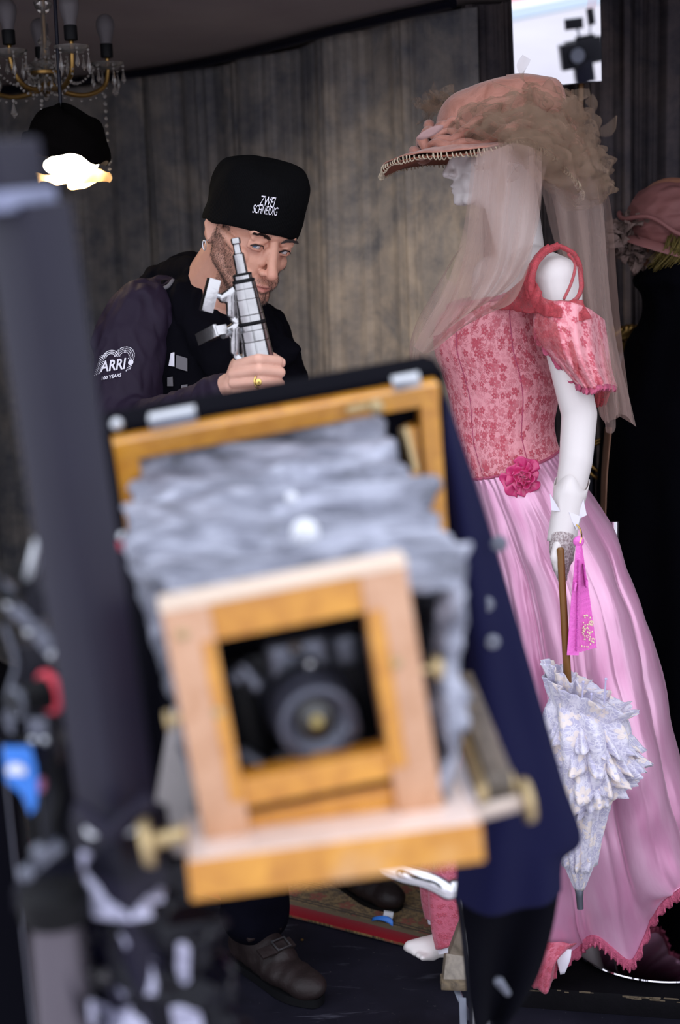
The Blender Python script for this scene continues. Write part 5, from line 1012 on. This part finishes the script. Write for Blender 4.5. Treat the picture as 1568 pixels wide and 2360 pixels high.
for cx, cy, r in ((1352, 1457, 9), (1363, 1436, 4.5)):
    for k in range(12): bd.ball(P(cx + r * math.cos(k * .52), cy + r * math.sin(k * .52), 2.497), .0013, sub=1)
put('bead', bd, MAT['cream'], fan, True, kind='stuff')
put('gold_cord', MB().tube(spl([P(1337, 1252, 2.492), P(1341, 1235, 2.50), P(1337, 1218, 2.52), P(1326, 1206, 2.535), P(1322, 1200, 2.54)], 20), .0016, 6), MAT['gold'], fan)

# =================================================================== FIGURE IN BLACK at the right edge
PY = 3.25; Q = lambda x, y, Y=PY: at(x, y, Y)
per = thing('person', (.86, 3.25, .052), 'person in a long black coat and dusty rose hat, right edge, facing left', 'person')
Ap = rot('Z', -88) @ rot('X', 12) * .80; tp_ = Q(1486, 622) - Ap @ V(0, -.094, -.112)
mb = MB(); head_shapes(mb, Ap, tp_, False); nb2 = Q(1590, 690); mb.cap(Ap @ V(0, .02, -.05) + tp_, .05, nb2, .055).cap(nb2, .07, Q(1600, 1000), .13).cap(Q(1600, 1000), .13, Q(1600, 1250), .14)
for yo in (-.09, .09): mb.cap(Q(1600, 1250, PY + yo), .09, Q(1600, 1700, PY + yo), .06).cap(Q(1600, 1700, PY + yo), .06, (Q(1600, 1700)[0], PY + yo, .12), .045).cap((Q(1600, 1700)[0], PY + yo, .10), .04, (Q(1600, 1700)[0] - .14, PY + yo, .085), .03).cap(Q(1600, 790, PY + yo), .06, Q(1600, 1000, PY + yo * 1.2), .045).cap(Q(1600, 1000, PY + yo * 1.2), .045, Q(1560, 1120, PY + yo), .035)
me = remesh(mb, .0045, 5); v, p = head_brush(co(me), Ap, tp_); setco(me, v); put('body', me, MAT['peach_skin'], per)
ct = [(588, 575, 1512, 1660, .085), (612, 600, 1484, 1690, .105), (645, 640, 1465, 1705, .115), (672, 670, 1480, 1700, .112), (700, 700, 1486, 1712, .12), (745, 740, 1490, 1735, .155), (790, 790, 1462, 1755, .19), (850, 850, 1446, 1770, .21), (930, 930, 1418, 1785, .22), (1000, 1000, 1400, 1800, .22), (1100, 1100, 1393, 1815, .22), (1250, 1250, 1386, 1840, .22), (1500, 1500, 1380, 1880, .23), (1800, 1800, 1375, 1920, .24), (2110, 2110, 1372, 1950, .25)]
G, uv = loft(ct, 120, 140, lambda t, v: (.006 + .035 * v) * np.cos(9 * t + 1) + .02 * np.cos(5 * t + 4 * v) * v, Yc=PY); G += nz(G.reshape(-1, 3), 12).reshape(G.shape) * .008
put('coat', MB().grid(G), MAT['coat'], per, True, solid=.004)
put('coat_lining', MB().grid(net([[(1396, 985, 3.12), (1410, 985, 3.05)], [(1388, 1090, 3.12), (1400, 1090, 3.05)], [(1386, 1190, 3.12), (1396, 1190, 3.05)]], 4, 20)), plain('peach_lining', (.20, .10, .06), .7), per, True, solid=.003)
hm = remesh(MB().ball(Q(1566, 508), (.120, .110, .090), rot('Y', 18)).ball(Q(1520, 505), (.070, .09, .055), rot('Y', 22)).cap(Q(1472, 486), .010, Q(1575, 440), .012), .005, 8); vh = co(hm); vh = vh + nz(vh, 9) * .010 + (np.abs(nz(vh * V(1, 1, 2), 20, 3)) - .3) * .010; setco(hm, vh); put('hat', hm, MAT['rosehat'], per)
put('hat_band', MB().tube(np.array([Q(1545, 535) + rot('Y', 20) @ V(.122 * math.cos(t), .112 * math.sin(t), .008 * math.sin(5 * t)) for t in np.linspace(0, 2 * np.pi, 60)]), .005, 8), MAT['rosehat'], per, True)
put('hat_brim', MB().lathe(Q(1530, 565), (.30, -.12, 1), [(.05, .010), (.085, .006), (.100, -.008), (.101, -.012), (.085, 0), (.05, .004)], 48), MAT['rosehat'], per)
crumple('hat_netting', Q(1448, 545), V(.035, .06, .048), 90, MAT['netting'], 21, .05, .026, parent=per); crumple('hat_netting', Q(1480, 585), V(.04, .05, .016), 30, MAT['netting'], 22, .05, .02, parent=per)
hb = MB(); r_ = np.random.default_rng(4)
for k in range(800):
    p0 = Q(1556 + r_.uniform(-10, 70), 505 + r_.uniform(-8, 24), PY - .06 + r_.uniform(-.03, .05)); hb.tube(spl([p0, p0 + V(-.008 + r_.normal(0, .004), -.01, -.05), p0 + V(-.04 + r_.normal(0, .006), r_.normal(0, .008), -.092)], 6), .0011, 3)
put('hair', hb, MAT['yellow'], per, True, kind='stuff')
# gilded frame and brass ring behind
gf = thing('gilded_frame', Q(1470, 830, 3.5), 'carved gilded frame with a white panel behind the black coat', 'frame')
gm = MB(); r_ = np.random.default_rng(2)
for k in range(46): x = 1412 + k * 2.1; gm.ball(Q(x, 770 - .06 * (x - 1412) + r_.uniform(-16, 16), 3.48), (r_.uniform(.005, .011), .012, r_.uniform(.005, .012)), sub=2)
put('carved_rail', remesh(gm.bar(Q(1405, 768, 3.5), Q(1520, 764, 3.5), .026, .03), .003, 2), MAT['gilt'], gf); put('side_rail', MB().bar(Q(1428, 768, 3.5), Q(1434, 812, 3.5), .02, .03, (0, 1, 0)), MAT['gilt'], gf)
put('white_panel', MB().box(Q(1470, 830, 3.51), (.09, .008, .14), rot('Y', 2)), MAT['liner'], gf); put('hanger', MB().bar(Q(1500, 765, 3.52), Q(1500, 765, 3.52) * V(1, 1, 0) + V(0, .05, .05), .02, .02, (0, 1, 0)), MAT['black_metal'], gf)
br = thing('brass_ring_stand', (Q(1366, 1100, 3.35)[0], 3.35, 0), 'thin black stand with brass hoops half hidden behind the white arm', 'stand')
for x, y, r in ((1392, 1050, .036), (1390, 1062, .040)):
    c = Q(x, y, 3.34); t = np.linspace(0, 2 * np.pi, 50); put('brass_hoop', MB().tube(c + np.stack([r * np.cos(t), .01 * np.sin(t), r * 1.05 * np.sin(t)], 1), .0042, 10, cap=False), MAT['gilt'], br)
put('pole', MB().tube([Q(1364, 1000, 3.35), (Q(1364, 1000, 3.35)[0], 3.35, .02)], .008, 12), MAT['black_metal'], br); put('foot', MB().lathe((Q(1364, 1000, 3.35)[0], 3.35, .001), (0, 0, 1), [(.11, 0), (.11, .008), (.01, .02)], 28), MAT['black_metal'], br)
# =================================================================== THE MAN IN THE BEANIE
HY = 2.86
Ah = rot('Y', 13) @ rot('Z', 36) @ rot('X', 15); thd = at(580, 539, HY)
Xh = lambda p: Ah @ np.asarray(p, float) + thd
man = thing('person', (-.12, 2.95, 0), 'bearded man in black beanie and dark jacket leaning behind the wooden camera', 'person')
mb = MB(); head_shapes(mb, Ah, thd, False)
nk = at(452, 712, 3.0); mb.cap(Xh((0, .03, -.03)), .058, nk, .06).cap(Xh((0, -.005, -.075)), .045, at(500, 720, 2.95), .055)
mb.cap(nk, .08, at(450, 960, 3.0), .11).cap(at(450, 960, 3.0), .11, V(-.24, 3.0, .95), .12)
sR, eR, wR = at(300, 745, 2.90), at(292, 985, 2.80), at(528, 892, 2.50)
mb.cap(nk, .06, sR, .05).cap(sR, .05, eR, .036).cap(eR, .034, at(430, 952, 2.63), .026).cap(at(430, 952, 2.63), .026, wR, .0225)
sL = at(625, 800, 2.98); mb.cap(nk, .06, sL, .05).cap(sL, .05, at(640, 990, 2.94), .036).cap(at(640, 990, 2.94), .034, V(-.085, 2.96, 1.03), .026).cap(V(-.085, 2.96, 1.03), .030, V(-.12, 2.98, .94), .028)
kR, aR, kL, aL = V(-.20, 2.84, .50), V(-.215, 2.86, .09), V(-.07, 3.10, .50), V(-.02, 3.27, .09)
for h_, k_, a_ in ((V(-.28, 2.98, .92), kR, aR), (V(-.17, 3.04, .92), kL, aL)): mb.cap(h_, .085, k_, .052).cap(k_, .052, a_, .036).cap(a_ - V(0, 0, .02), .030, a_ + V(.05, -.065, -.045), .020)
# right hand: a fist round the pipe. knuckles at the left, fingers crossing in front
hp = lambda x, y, Y: at(x, y, Y)
mb.cap(wR, .0245, hp(548, 888, 2.475), .027).cap(hp(548, 888, 2.475), .026, hp(562, 850, 2.462), .026).cap(hp(552, 905, 2.47), .020, hp(575, 880, 2.465), .024)
fing = [((549, 843, 2.448), (596, 829, 2.413), (640, 833, 2.440), (622, 843, 2.476), .0102), ((540, 862, 2.445), (598, 853, 2.408), (646, 858, 2.436), (624, 862, 2.474), .0099), ((540, 882, 2.446), (600, 879, 2.409), (645, 884, 2.438), (622, 886, 2.474), .0095), ((545, 902, 2.449), (600, 902, 2.414), (640, 908, 2.444), (620, 908, 2.474), .0086)]
for a, b, c, d, r in fing:
    mb.cap(hp(*a), r * 1.12, hp(*b), r * 1.02).cap(hp(*b), r * 1.02, hp(*c), r * .94).cap(hp(*c), r * .94, hp(*d), r * .85)
mb.cap(hp(558, 852, 2.475), .015, hp(590, 828, 2.488), .0125).cap(hp(590, 828, 2.488), .0125, hp(626, 826, 2.476), .0112).cap(hp(626, 826, 2.476), .0112, hp(646, 836, 2.462), .0098)
me = remesh(mb, .0017, 4, .4); v, p = head_brush(co(me), Ah, thd); setco(me, v)
x, y, z = p.T; ax_ = np.abs(x)
onhead = (z > -.16) & (np.linalg.norm(p, axis=1) < .2)
C = np.tile(V(.60, .325, .235), (len(v), 1)); nn = nz(v[::1] * 1.0, 160) if False else RNG.normal(0, 1, (len(v), 3))
hand = ~onhead; C[hand] = V(.68, .40, .31)
def tint(mask, c): C[:] = C * (1 - mask[:, None]) + np.asarray(c) * mask[:, None]
lipm = onhead * np.exp(-(((z + .0762) / .0075) ** 4)) * np.exp(-((x / .0215) ** 4)) * (y < -.082); tint(.75 * lipm, (.48, .17, .15))
tint(onhead * .35 * np.exp(-(((ax_ - .032) / .016) ** 2 + ((z + .012) / .010) ** 2)) * (y < -.05), (.36, .15, .12))
tint(onhead * .30 * np.exp(-(((ax_) / .016) ** 2 + ((z + .045) / .014) ** 2)) * (y < -.09), (.62, .25, .2))
zl = np.where(ax_ < .03, -.058, -.058 + .95 * (ax_ - .03)); beard = onhead * sstep(.006, -.008, z - zl) * sstep(-.140, -.115, z) * (y < .012) * (1 - sstep(-.004, .012, y) * (z < -.06)) * (1 - np.exp(-(((z + .0762) / .0085) ** 4)) * np.exp(-((x / .024) ** 4)))
beard *= 1 - .8 * np.exp(-((x / .005) ** 2)) * (z > -.07); beard *= 1 - .55 * np.exp(-(((ax_ - .034) / .012) ** 2 + ((z + .072) / .012) ** 2))
side = onhead * np.exp(-(((y + .006) / .012) ** 2)) * sstep(-.035, -.01, z) * (ax_ > .05) * (z < .03); bm_ = np.clip(beard * .62 + side * .4, 0, 1)
tint(bm_ * .62, (.14, .07, .05))
body = put('body', me, MAT['skin'], man, colors=C)
vn = nrm(body.data); pr = np.clip(beard * 1.0 + side * .6, 0, 1); pick = RNG.random(len(v)) < pr * .55
ro = v[pick]; dn = vn[pick]; dirn = dn * .5 + Ah @ V(0, -.1, -.9) + RNG.normal(0, .35, ro.shape); dirn /= np.linalg.norm(dirn, axis=1)[:, None]
put('beard', MB().strip_hairs(ro, ro + dirn * RNG.uniform(.003, .0062, (len(ro), 1)), .00042), MAT['hair'], man, False, kind='stuff')
bv = bvh_of(body); fy = Ah @ V(0, 1, 0)
for q in (-1, 1):
    rs, ts = [], []
    for k in range(420):
        t = RNG.random(); x0 = q * (.013 + .036 * t); z0 = .0175 + .0075 * math.sin(min(1, t * 1.25) * 2.2) + RNG.normal(0, .0022) * (1 - .6 * t)
        h = bv.ray_cast(Vector(Xh((x0, -.2, z0))), Vector(fy))
        if h[0] is None: continue
        r0 = np.array(h[0]); d = Ah @ unit(V(q * (.75 + .3 * t), -.15, .5 - .85 * t)); rs.append(r0 - fy * .0003); ts.append(r0 + d * RNG.uniform(.005, .009) - fy * .0012)
    put('eyebrow', MB().strip_hairs(rs, ts, .0008), MAT['brow'], man, False)
    ec = Xh((q * .0318, -.0704, -.0003)); g = unit(CAM - ec); er = .0119
    eye = put('eye', MB().ball(ec, er, sub=4), MAT['eyewhite'], man, True)
    put('iris', MB().lathe(ec, g, [(.0060, er * .885), (.0056, er * .915), (.0020, er * 1.000), (.0004, er * 1.004)], 32), MAT['iris'], eye, True); put('pupil', MB().lathe(ec, g, [(.0026, er * .98), (.0024, er * 1.006), (.0003, er * 1.010)], 24), MAT['pupil'], eye, True)
    L = spl([Xh((q * .0185, -.0835, -.0030)), Xh((q * .025, -.0882, .0040)), Xh((q * .0325, -.0895, .0044)), Xh((q * .040, -.0852, .0030)), Xh((q * .0468, -.0785, -.0015))], 70)
    put('eyelashes', MB().strip_hairs(L, L + Ah @ V(q * .001, -.004, -.0012), .0010).tube(L, .0007, 6), MAT['brow'], man, False)
put('earring', MB().tube(np.array([Xh((-.083, .020, -.046)) + .0095 * (math.cos(t) * V(.35, -.2, 0) + math.sin(t) * V(0, 0, 1)) for t in np.linspace(0, 2 * np.pi, 36)]), .0011, 8), MAT['steel'], man)
put('earring', MB().ball(Xh((-.085, .012, -.033)), .0016, sub=2), MAT['steel'], man)
# sideburn hair under the hat
rs = v[(RNG.random(len(v)) < .5 * (onhead & (z > -.015) & (z < .04) & (ax_ > .055) & (y > -.022) & (y < .008)))]
put('sideburns', MB().strip_hairs(rs, rs + Ah @ V(0, .002, -.007) + RNG.normal(0, .0012, rs.shape), .0005), MAT['hair'], man, False, kind='stuff')
# beanie
G = []; uv = []; a = np.linspace(0, 2 * np.pi, 145)
pr_ = spl(np.array([(.965, .034), (1.0, .030), (1.03, .034), (1.04, .046), (1.04, .066), (1.035, .088), (1.01, .108), (.95, .122), (.83, .133), (.60, .139), (.28, .140), (.02, .139)]), 60)
for r, h in pr_:
    bk = np.sin(a) * .5 + .5      # 1 at the back
    q = np.stack([.0855 * r * np.cos(a), .012 + .107 * r * np.sin(a) + .018 * max(0, h - .06) / .1, h - .058 * bk * (1 - h / .16) + .016 * r * np.cos(a) * np.maximum(0, h - .05) / .1 + r * .012 * np.cos(2 * a) * (h > .12) * (h - .12) / .05], 1); G.append((Ah @ q.T).T + thd); uv.append(np.stack([a * .1, np.full(145, h)], 1))
G = np.array(G); G += nz(G.reshape(-1, 3), 20).reshape(G.shape) * .0045
bea = put('beanie', MB().grid(G, uv=np.array(uv)), MAT['knit'], man, True, solid=.003)
bb_ = bvh_of(bea)
def stamp(name, parts, bvh, c, ux, uy, mat, parent, off=.004):
    """flat artwork laid on a surface: parts are (verts2d, faces) in metres around c"""
    mb = MB()
    for v2, f in parts: mb.add(snap(bvh, c + v2[:, :1] * ux + v2[:, 1:2] * uy, off=off), f)
    return put(name, mb, mat, parent, False)
def tx(s, size, x, y, shear=0, bold=0, sx=1, sy=1, rotd=0):
    v, f = text_flat(s, size, shear, bold); q = v[:, :2] * V(sx, sy); c, s_ = math.cos(math.radians(rotd)), math.sin(math.radians(rotd)); return q @ np.array([[c, s_], [-s_, c]]) + V(x, y), f
pxm = HY * 1.0 / FOC
c = at(612, 478, 2.70); ux = unit(at(640, 487, 2.74) - at(584, 480, 2.74)); uy = unit(at(616, 458, 2.74) - at(610, 496, 2.74)); s_ = 2.74 / FOC
stamp('embroidered_logo', [tx('ZWEI', 17 * s_, 2 * s_, 2.5 * s_, .25, .02 * s_, .82, 1.9, 0), tx('SCHNEIDIG', 13.5 * s_, 0, -15 * s_, .25, .02 * s_, .80, 2.0, 0)], bb_, c, ux, uy, MAT['thread'], bea)

# jacket
J = MB()
J.cap(at(330, 735, 2.93), .078, at(300, 800, 2.90), .078).cap(at(300, 800, 2.90), .075, at(290, 960, 2.82), .068).cap(at(290, 960, 2.82), .070, at(330, 1000, 2.76), .062).cap(at(330, 1000, 2.76), .060, at(430, 955, 2.62), .046).cap(at(430, 955, 2.62), .046, at(512, 907, 2.515), .034)
J.cap(at(340, 740, 2.97), .085, at(440, 720, 3.0), .08)
jk = remesh(J, .005, 8); v = co(jk); v = v + nz(v * V(1, 1, 1.4), 9) * .008 + (np.abs(nz(v * V(1.3, 1.3, .6), 22, 2)) - .25) * .010; setco(jk, v)
cut = jk; slv = put('jacket_sleeve', cut, MAT['jacket'], man)
J = MB(); J.cap(at(400, 780, 3.0), .12, at(450, 960, 3.0), .16).cap(at(450, 960, 3.0), .16, V(-.24, 3.0, 1.0), .155).ball(V(-.23, 3.0, .93), (.17, .14, .08)).cap(at(540, 790, 2.98), .11, at(560, 980, 2.98), .13)
J.cap(at(600, 775, 2.98), .07, at(640, 870, 2.97), .062).cap(at(640, 870, 2.97), .06, at(632, 1000, 2.95), .055).cap(at(632, 1000, 2.95), .055, V(-.085, 2.95, 1.02), .050).cap(at(560, 720, 2.96), .05, at(610, 770, 2.94), .045)
J.cap(at(655, 800, 2.92), .026, at(688, 800, 2.90), .010).cap(at(640, 830, 2.92), .03, at(684, 806, 2.90), .010)
# collar and hood
J.cap(at(365, 668, 3.03), .045, at(440, 625, 3.06), .042).cap(at(440, 625, 3.06), .040, at(455, 640, 3.0), .034).cap(at(352, 690, 2.98), .040, at(420, 690, 2.93), .045).cap(at(420, 690, 2.93), .045, at(480, 780, 2.88), .040).cap(at(480, 780, 2.88), .036, at(505, 850, 2.87), .034)
J.cap(at(600, 715, 2.93), .026, at(590, 790, 2.90), .036).cap(at(400, 645, 3.02), .038, at(452, 626, 2.98), .034).cap(at(452, 630, 2.96), .032, at(470, 700, 2.92), .034).cap(at(470, 700, 2.92), .034, at(520, 800, 2.88), .036)
jk = remesh(J, .005, 8); v = co(jk); v = v + nz(v, 10) * .007 + (np.abs(nz(v * V(1.3, 1.3, .7), 24, 2)) - .25) * .010; setco(jk, v); jf = put('jacket_body', jk, MAT['jacket_dark'], man)
jb = bvh_of(jf); sb = bvh_of(slv)
put('shoulder_seam', MB().tube(snap(jb, spl([at(352, 672, 2.8), at(385, 662, 2.8), at(400, 646, 2.8)], 12), off=.0), .005, 8), MAT['grey_web'], man, True)
c = at(262, 838, 2.78); s_ = 2.80 / FOC; ux = unit(at(300, 836, 2.78) - at(225, 845, 2.78)); uy = unit(at(262, 800, 2.78) - at(258, 870, 2.78)); parts = [tx('ARRI', 33 * s_, -1 * s_, -15 * s_, .12, .7 * s_, .82, 1.05, 1), tx('100 YEARS', 11 * s_, -4 * s_, -33 * s_, .1, .25 * s_, .92, 1, 4)]
dots = []
def dot(x, y, r=1.2, n=6): dots.append((np.array([(x + r * math.cos(k * 2 * math.pi / n), y + r * math.sin(k * 2 * math.pi / n)) for k in range(n)]) * s_, [tuple(range(n))]))
for cx, r0, w0, w1 in ((-8, 11, 20, 175), (24, 11, -30, 175)):
    for rr in (r0, r0 + 4, r0 + 8, r0 + 12) if cx > 0 else (r0, r0 + 4, r0 + 8):
        for k in range(int(rr * 1.15)):
            a = math.radians(w0 + (w1 - w0) * k / (rr * 1.15 - 1)); dot(cx + rr * math.cos(a), 13 + rr * math.sin(a) * .95)
for j in range(4):
    for k in range(11): dot(-43 + j * 4 + k * 1.1, -22 + k * 4.2 + j * 1.5)
for j in range(3):
    for k in range(4): dot(30 + j * 4.2 + k * 1.6, -20 + k * 3.4 + j * 1.8)
dot(39.5, -2, 6.2, 20)
stamp('embroidered_logo', parts + dots, sb, c, ux, uy, MAT['thread'], slv)
# webbing on the chest and a fold of checked lining
for pts, mt in (([(394, 814), (402, 812), (402, 845), (389, 843)], 'thread'), ([(406, 818), (420, 822), (432, 826), (432, 856), (405, 848)], 'grey_web'), ([(386, 870), (398, 868), (399, 890), (386, 890)], 'grey_web'), ([(418, 888), (432, 886), (433, 911), (417, 907)], 'grey_web'), ([(642, 865), (652, 858), (656, 866), (643, 880)], 'grey_web')):
    q = [at(x, y, 2.75) for x, y in pts]; put('webbing_patch', MB().add(snap(jb, q, off=.004), [tuple(range(len(q)))]), MAT[mt], man, False, solid=.002)
# trousers and shoes
T = MB(); T.cap(V(-.28, 2.98, .92), .125, kR, .085).cap(kR, .085, aR + V(0, 0, .04), .072).cap(V(-.17, 3.04, .92), .115, kL, .080).cap(kL, .080, aL + V(0, 0, .03), .068).cap(V(-.26, 3.0, .95), .13, V(-.19, 3.02, .95), .13)
tr = remesh(T, .007, 6); v = co(tr); v = v + nz(v * V(1, 1, 1.5), 11) * .012; setco(tr, v); put('trousers', tr, MAT['trouser'], man)
for nm, a, toe in (('shoe', aR, unit(V(.62, -.78, 0))), ('shoe', aL, unit(V(.55, -.83, 0)))):
    sd = V(-toe[1], toe[0], 0) * -1; g0 = V(a[0], a[1], 0); sh = MB()
    sh.cap(g0 + V(0, 0, .085) - toe * .015, .044, g0 + V(0, 0, .048) - toe * .032, .042).cap(g0 + V(0, 0, .075), .044, g0 + toe * .09 + V(0, 0, .052), .038)
    for k_ in range(7):
        u_ = k_ / 6; sh.ball(g0 + toe * (-.02 + .20 * u_) + sd * (.006 * math.sin(3 * u_)) + V(0, 0, .044 - .008 * u_), (.050, .036 + .007 * math.sin(2.6 * u_), .040 - .010 * u_), np.array([toe, sd, V(0, 0, 1)]).T)
    me = remesh(sh, .004, 14); v = co(me); v[:, 2] = np.maximum(v[:, 2], .012); setco(me, v + nz(v, 26) * .003)
    so = put(nm, me, MAT['shoe'], man, True)
    lo_ = np.array([g0 - toe * .075, g0 - toe * .06 + sd * .036, g0 + toe * .05 + sd * .042, g0 + toe * .15 + sd * .046, g0 + toe * .21 + sd * .022, g0 + toe * .222, g0 + toe * .20 - sd * .03, g0 + toe * .14 - sd * .045, g0 + toe * .04 - sd * .036, g0 - toe * .06 - sd * .034]); k = len(lo_)
    cl_ = spl(np.r_[lo_, lo_[:1]], 60)[:-1]; put('sole', MB().add(np.r_[cl_ + V(0, 0, .002), cl_ + V(0, 0, .020)], [tuple(range(59))[::-1], tuple(range(59, 118))] + [(i, (i + 1) % 59, 59 + (i + 1) % 59, 59 + i) for i in range(59)]), MAT['rubber'], so)
    for t in (.045, .095):
        c = g0 + toe * t + V(0, 0, .129 - .40 * t) + sd * .012; Rb = np.array([toe, sd, V(0, 0, 1)]).T @ rot('Y', 22)
        put('strap', MB().box(c - V(0, 0, .004) , (.026, .085, .006), Rb, .3), MAT['shoe'], so)
        bk = MB()
        for dx, dy, sx_, sy_ in ((-.013, 0, .003, .034), (.013, 0, .003, .034), (0, .016, .028, .003), (0, -.016, .028, .003)): bk.box(c + Rb @ V(dx, dy - .012, .003), (sx_, sy_, .003), Rb)
        put('buckle', bk, MAT['steel'], so)
# ring on the third finger
a, b = hp(*fing[2][0]), hp(*fing[2][1]); f_ = a + (b - a) * .95; Rg = frame(b - a); put('ring', MB().tube(np.array([f_ + Rg @ V(.0113 * math.cos(t), .0113 * math.sin(t), 0) for t in np.linspace(0, 2 * np.pi, 40)]), .0016, 8).ball(f_ - V(0, .0118, 0), (.0056, .0026, .0062), sub=3), MAT['gold'], man, True)

# =================================================================== LIGHT STAND ADAPTER held in the fist
T0, B0 = at(542, 548, 2.45), at(598, 838, 2.45); ax = unit(B0 - T0); PXL = np.linalg.norm(B0 - T0) / 295.4; s_ = 2.45 / FOC
cl = thing('stand_adapter', at(612, 905, 2.45), 'chrome light stand spigot adapter with two clamp screws in the man\'s fist', 'clamp')
H = lambda prof: [(r * s_, h * PXL) for r, h in prof]
put('spigot', MB().lathe(T0, ax, H([(6, 0), (10, 1), (11, 3), (11, 13), (8.6, 16), (8.8, 33), (9.8, 36), (11.5, 37), (13.2, 39), (13.8, 84), (13.5, 92)]), 28), MAT['clamp'], cl)
put('rubber_washer', MB().lathe(T0 + ax * 82 * PXL, ax, H([(14, 0), (21, 1), (22.5, 3), (22, 6), (15, 7)]), 32), MAT['rubber'], cl); put('top_ring', MB().lathe(T0 + ax * 87 * PXL, ax, H([(20, 0), (21.5, 1), (21.5, 9), (20, 10)]), 32), MAT['clamp'], cl); put('rubber_washer', MB().lathe(T0 + ax * 96 * PXL, ax, H([(20, 0), (25, 1), (26, 4), (25.5, 8), (20, 9)]), 32), MAT['rubber'], cl)
put('upper_socket', MB().lathe(T0 + ax * 104 * PXL, ax, H([(22, 0), (26.5, 1), (27, 14), (26.2, 15), (28, 16.5), (29, 38), (28, 39), (29.5, 40.5), (31, 74), (29.5, 75.5), (31.5, 77), (32, 91), (28, 93)]), 40), MAT['clamp'], cl)
put('rubber_washer', MB().lathe(T0 + ax * 195 * PXL, ax, H([(27, 0), (32.5, 1), (33.5, 4), (32.5, 7), (27, 8)]), 32), MAT['rubber'], cl)
put('lower_socket', MB().lathe(T0 + ax * 202 * PXL, ax, H([(27, 0), (32, 2), (32.5, 13), (31.5, 14), (33, 15.5), (33.5, 38), (32, 39.5), (34, 41), (36, 80), (34, 82), (36, 83), (36.5, 96), (34, 99)]), 40), MAT['clamp'], cl)
put('pipe', MB().lathe(T0 + ax * 280 * PXL, ax, H([(26, 0), (26, 120), (24, 122)]), 32), MAT['clamp'], cl)
def wing(name, yc, x_in, x_tip, h0, h1, lowtail):
    a = at(x_in, yc, 2.45); m_ = MB(); m_.cap(at(x_in + 12, yc + lowtail, 2.45), 12 * s_, at(x_in + 12, yc - 14, 2.45), 14 * s_).cap(at(x_in + 16, yc + lowtail + 12, 2.45), 9 * s_, at(x_in + 26, yc + lowtail + 20, 2.45), 12 * s_).cap(at(x_in + 20, yc - 20, 2.45), 13 * s_, at(x_in - 8, yc - 3, 2.45), 12 * s_)
    me = remesh(m_, .0018, 6); put(name, me, MAT['cast'], cl)
wing('cast_lug', 690, 522, 470, 40, 40, 34); wing('cast_lug', 770, 530, 470, 20, 20, 40)
kx = unit(at(478, 678, 2.44) - at(520, 690, 2.45))
put('screw', MB().lathe(at(520, 687, 2.45), kx, H([(7, 0), (7, 26), (9, 27), (9, 32)]), 18), MAT['steel'], cl)
Rk = np.array([kx, unit(np.cross(V(0, 0, 1), kx)), V(0, 0, 1)]).T; Rk[:, 2] = np.cross(Rk[:, 0], Rk[:, 1])
put('square_knob', MB().box(at(484, 681, 2.445), (27 * s_, 30 * s_, 76 * s_), Rk, .14), MAT['cast'], cl)
kx2 = unit(at(490, 772, 2.42) - at(536, 764, 2.45)); put('screw', MB().lathe(at(536, 765, 2.45), kx2, H([(8, 0), (8, 20), (12, 21), (12, 30)]), 18), MAT['steel'], cl)
Rk = np.array([kx2, unit(np.cross(V(0, 0, 1), kx2)), V(0, 0, 1)]).T; Rk[:, 2] = np.cross(Rk[:, 0], Rk[:, 1])
put('wing_knob', MB().box(at(494, 769, 2.435), (32 * s_, 66 * s_, 22 * s_), Rk @ rot('X', 18), .22).box(at(478, 772, 2.43), (10 * s_, 74 * s_, 28 * s_), Rk @ rot('X', 18), .3), MAT['cast'], cl)
bpy.context.view_layer.update()
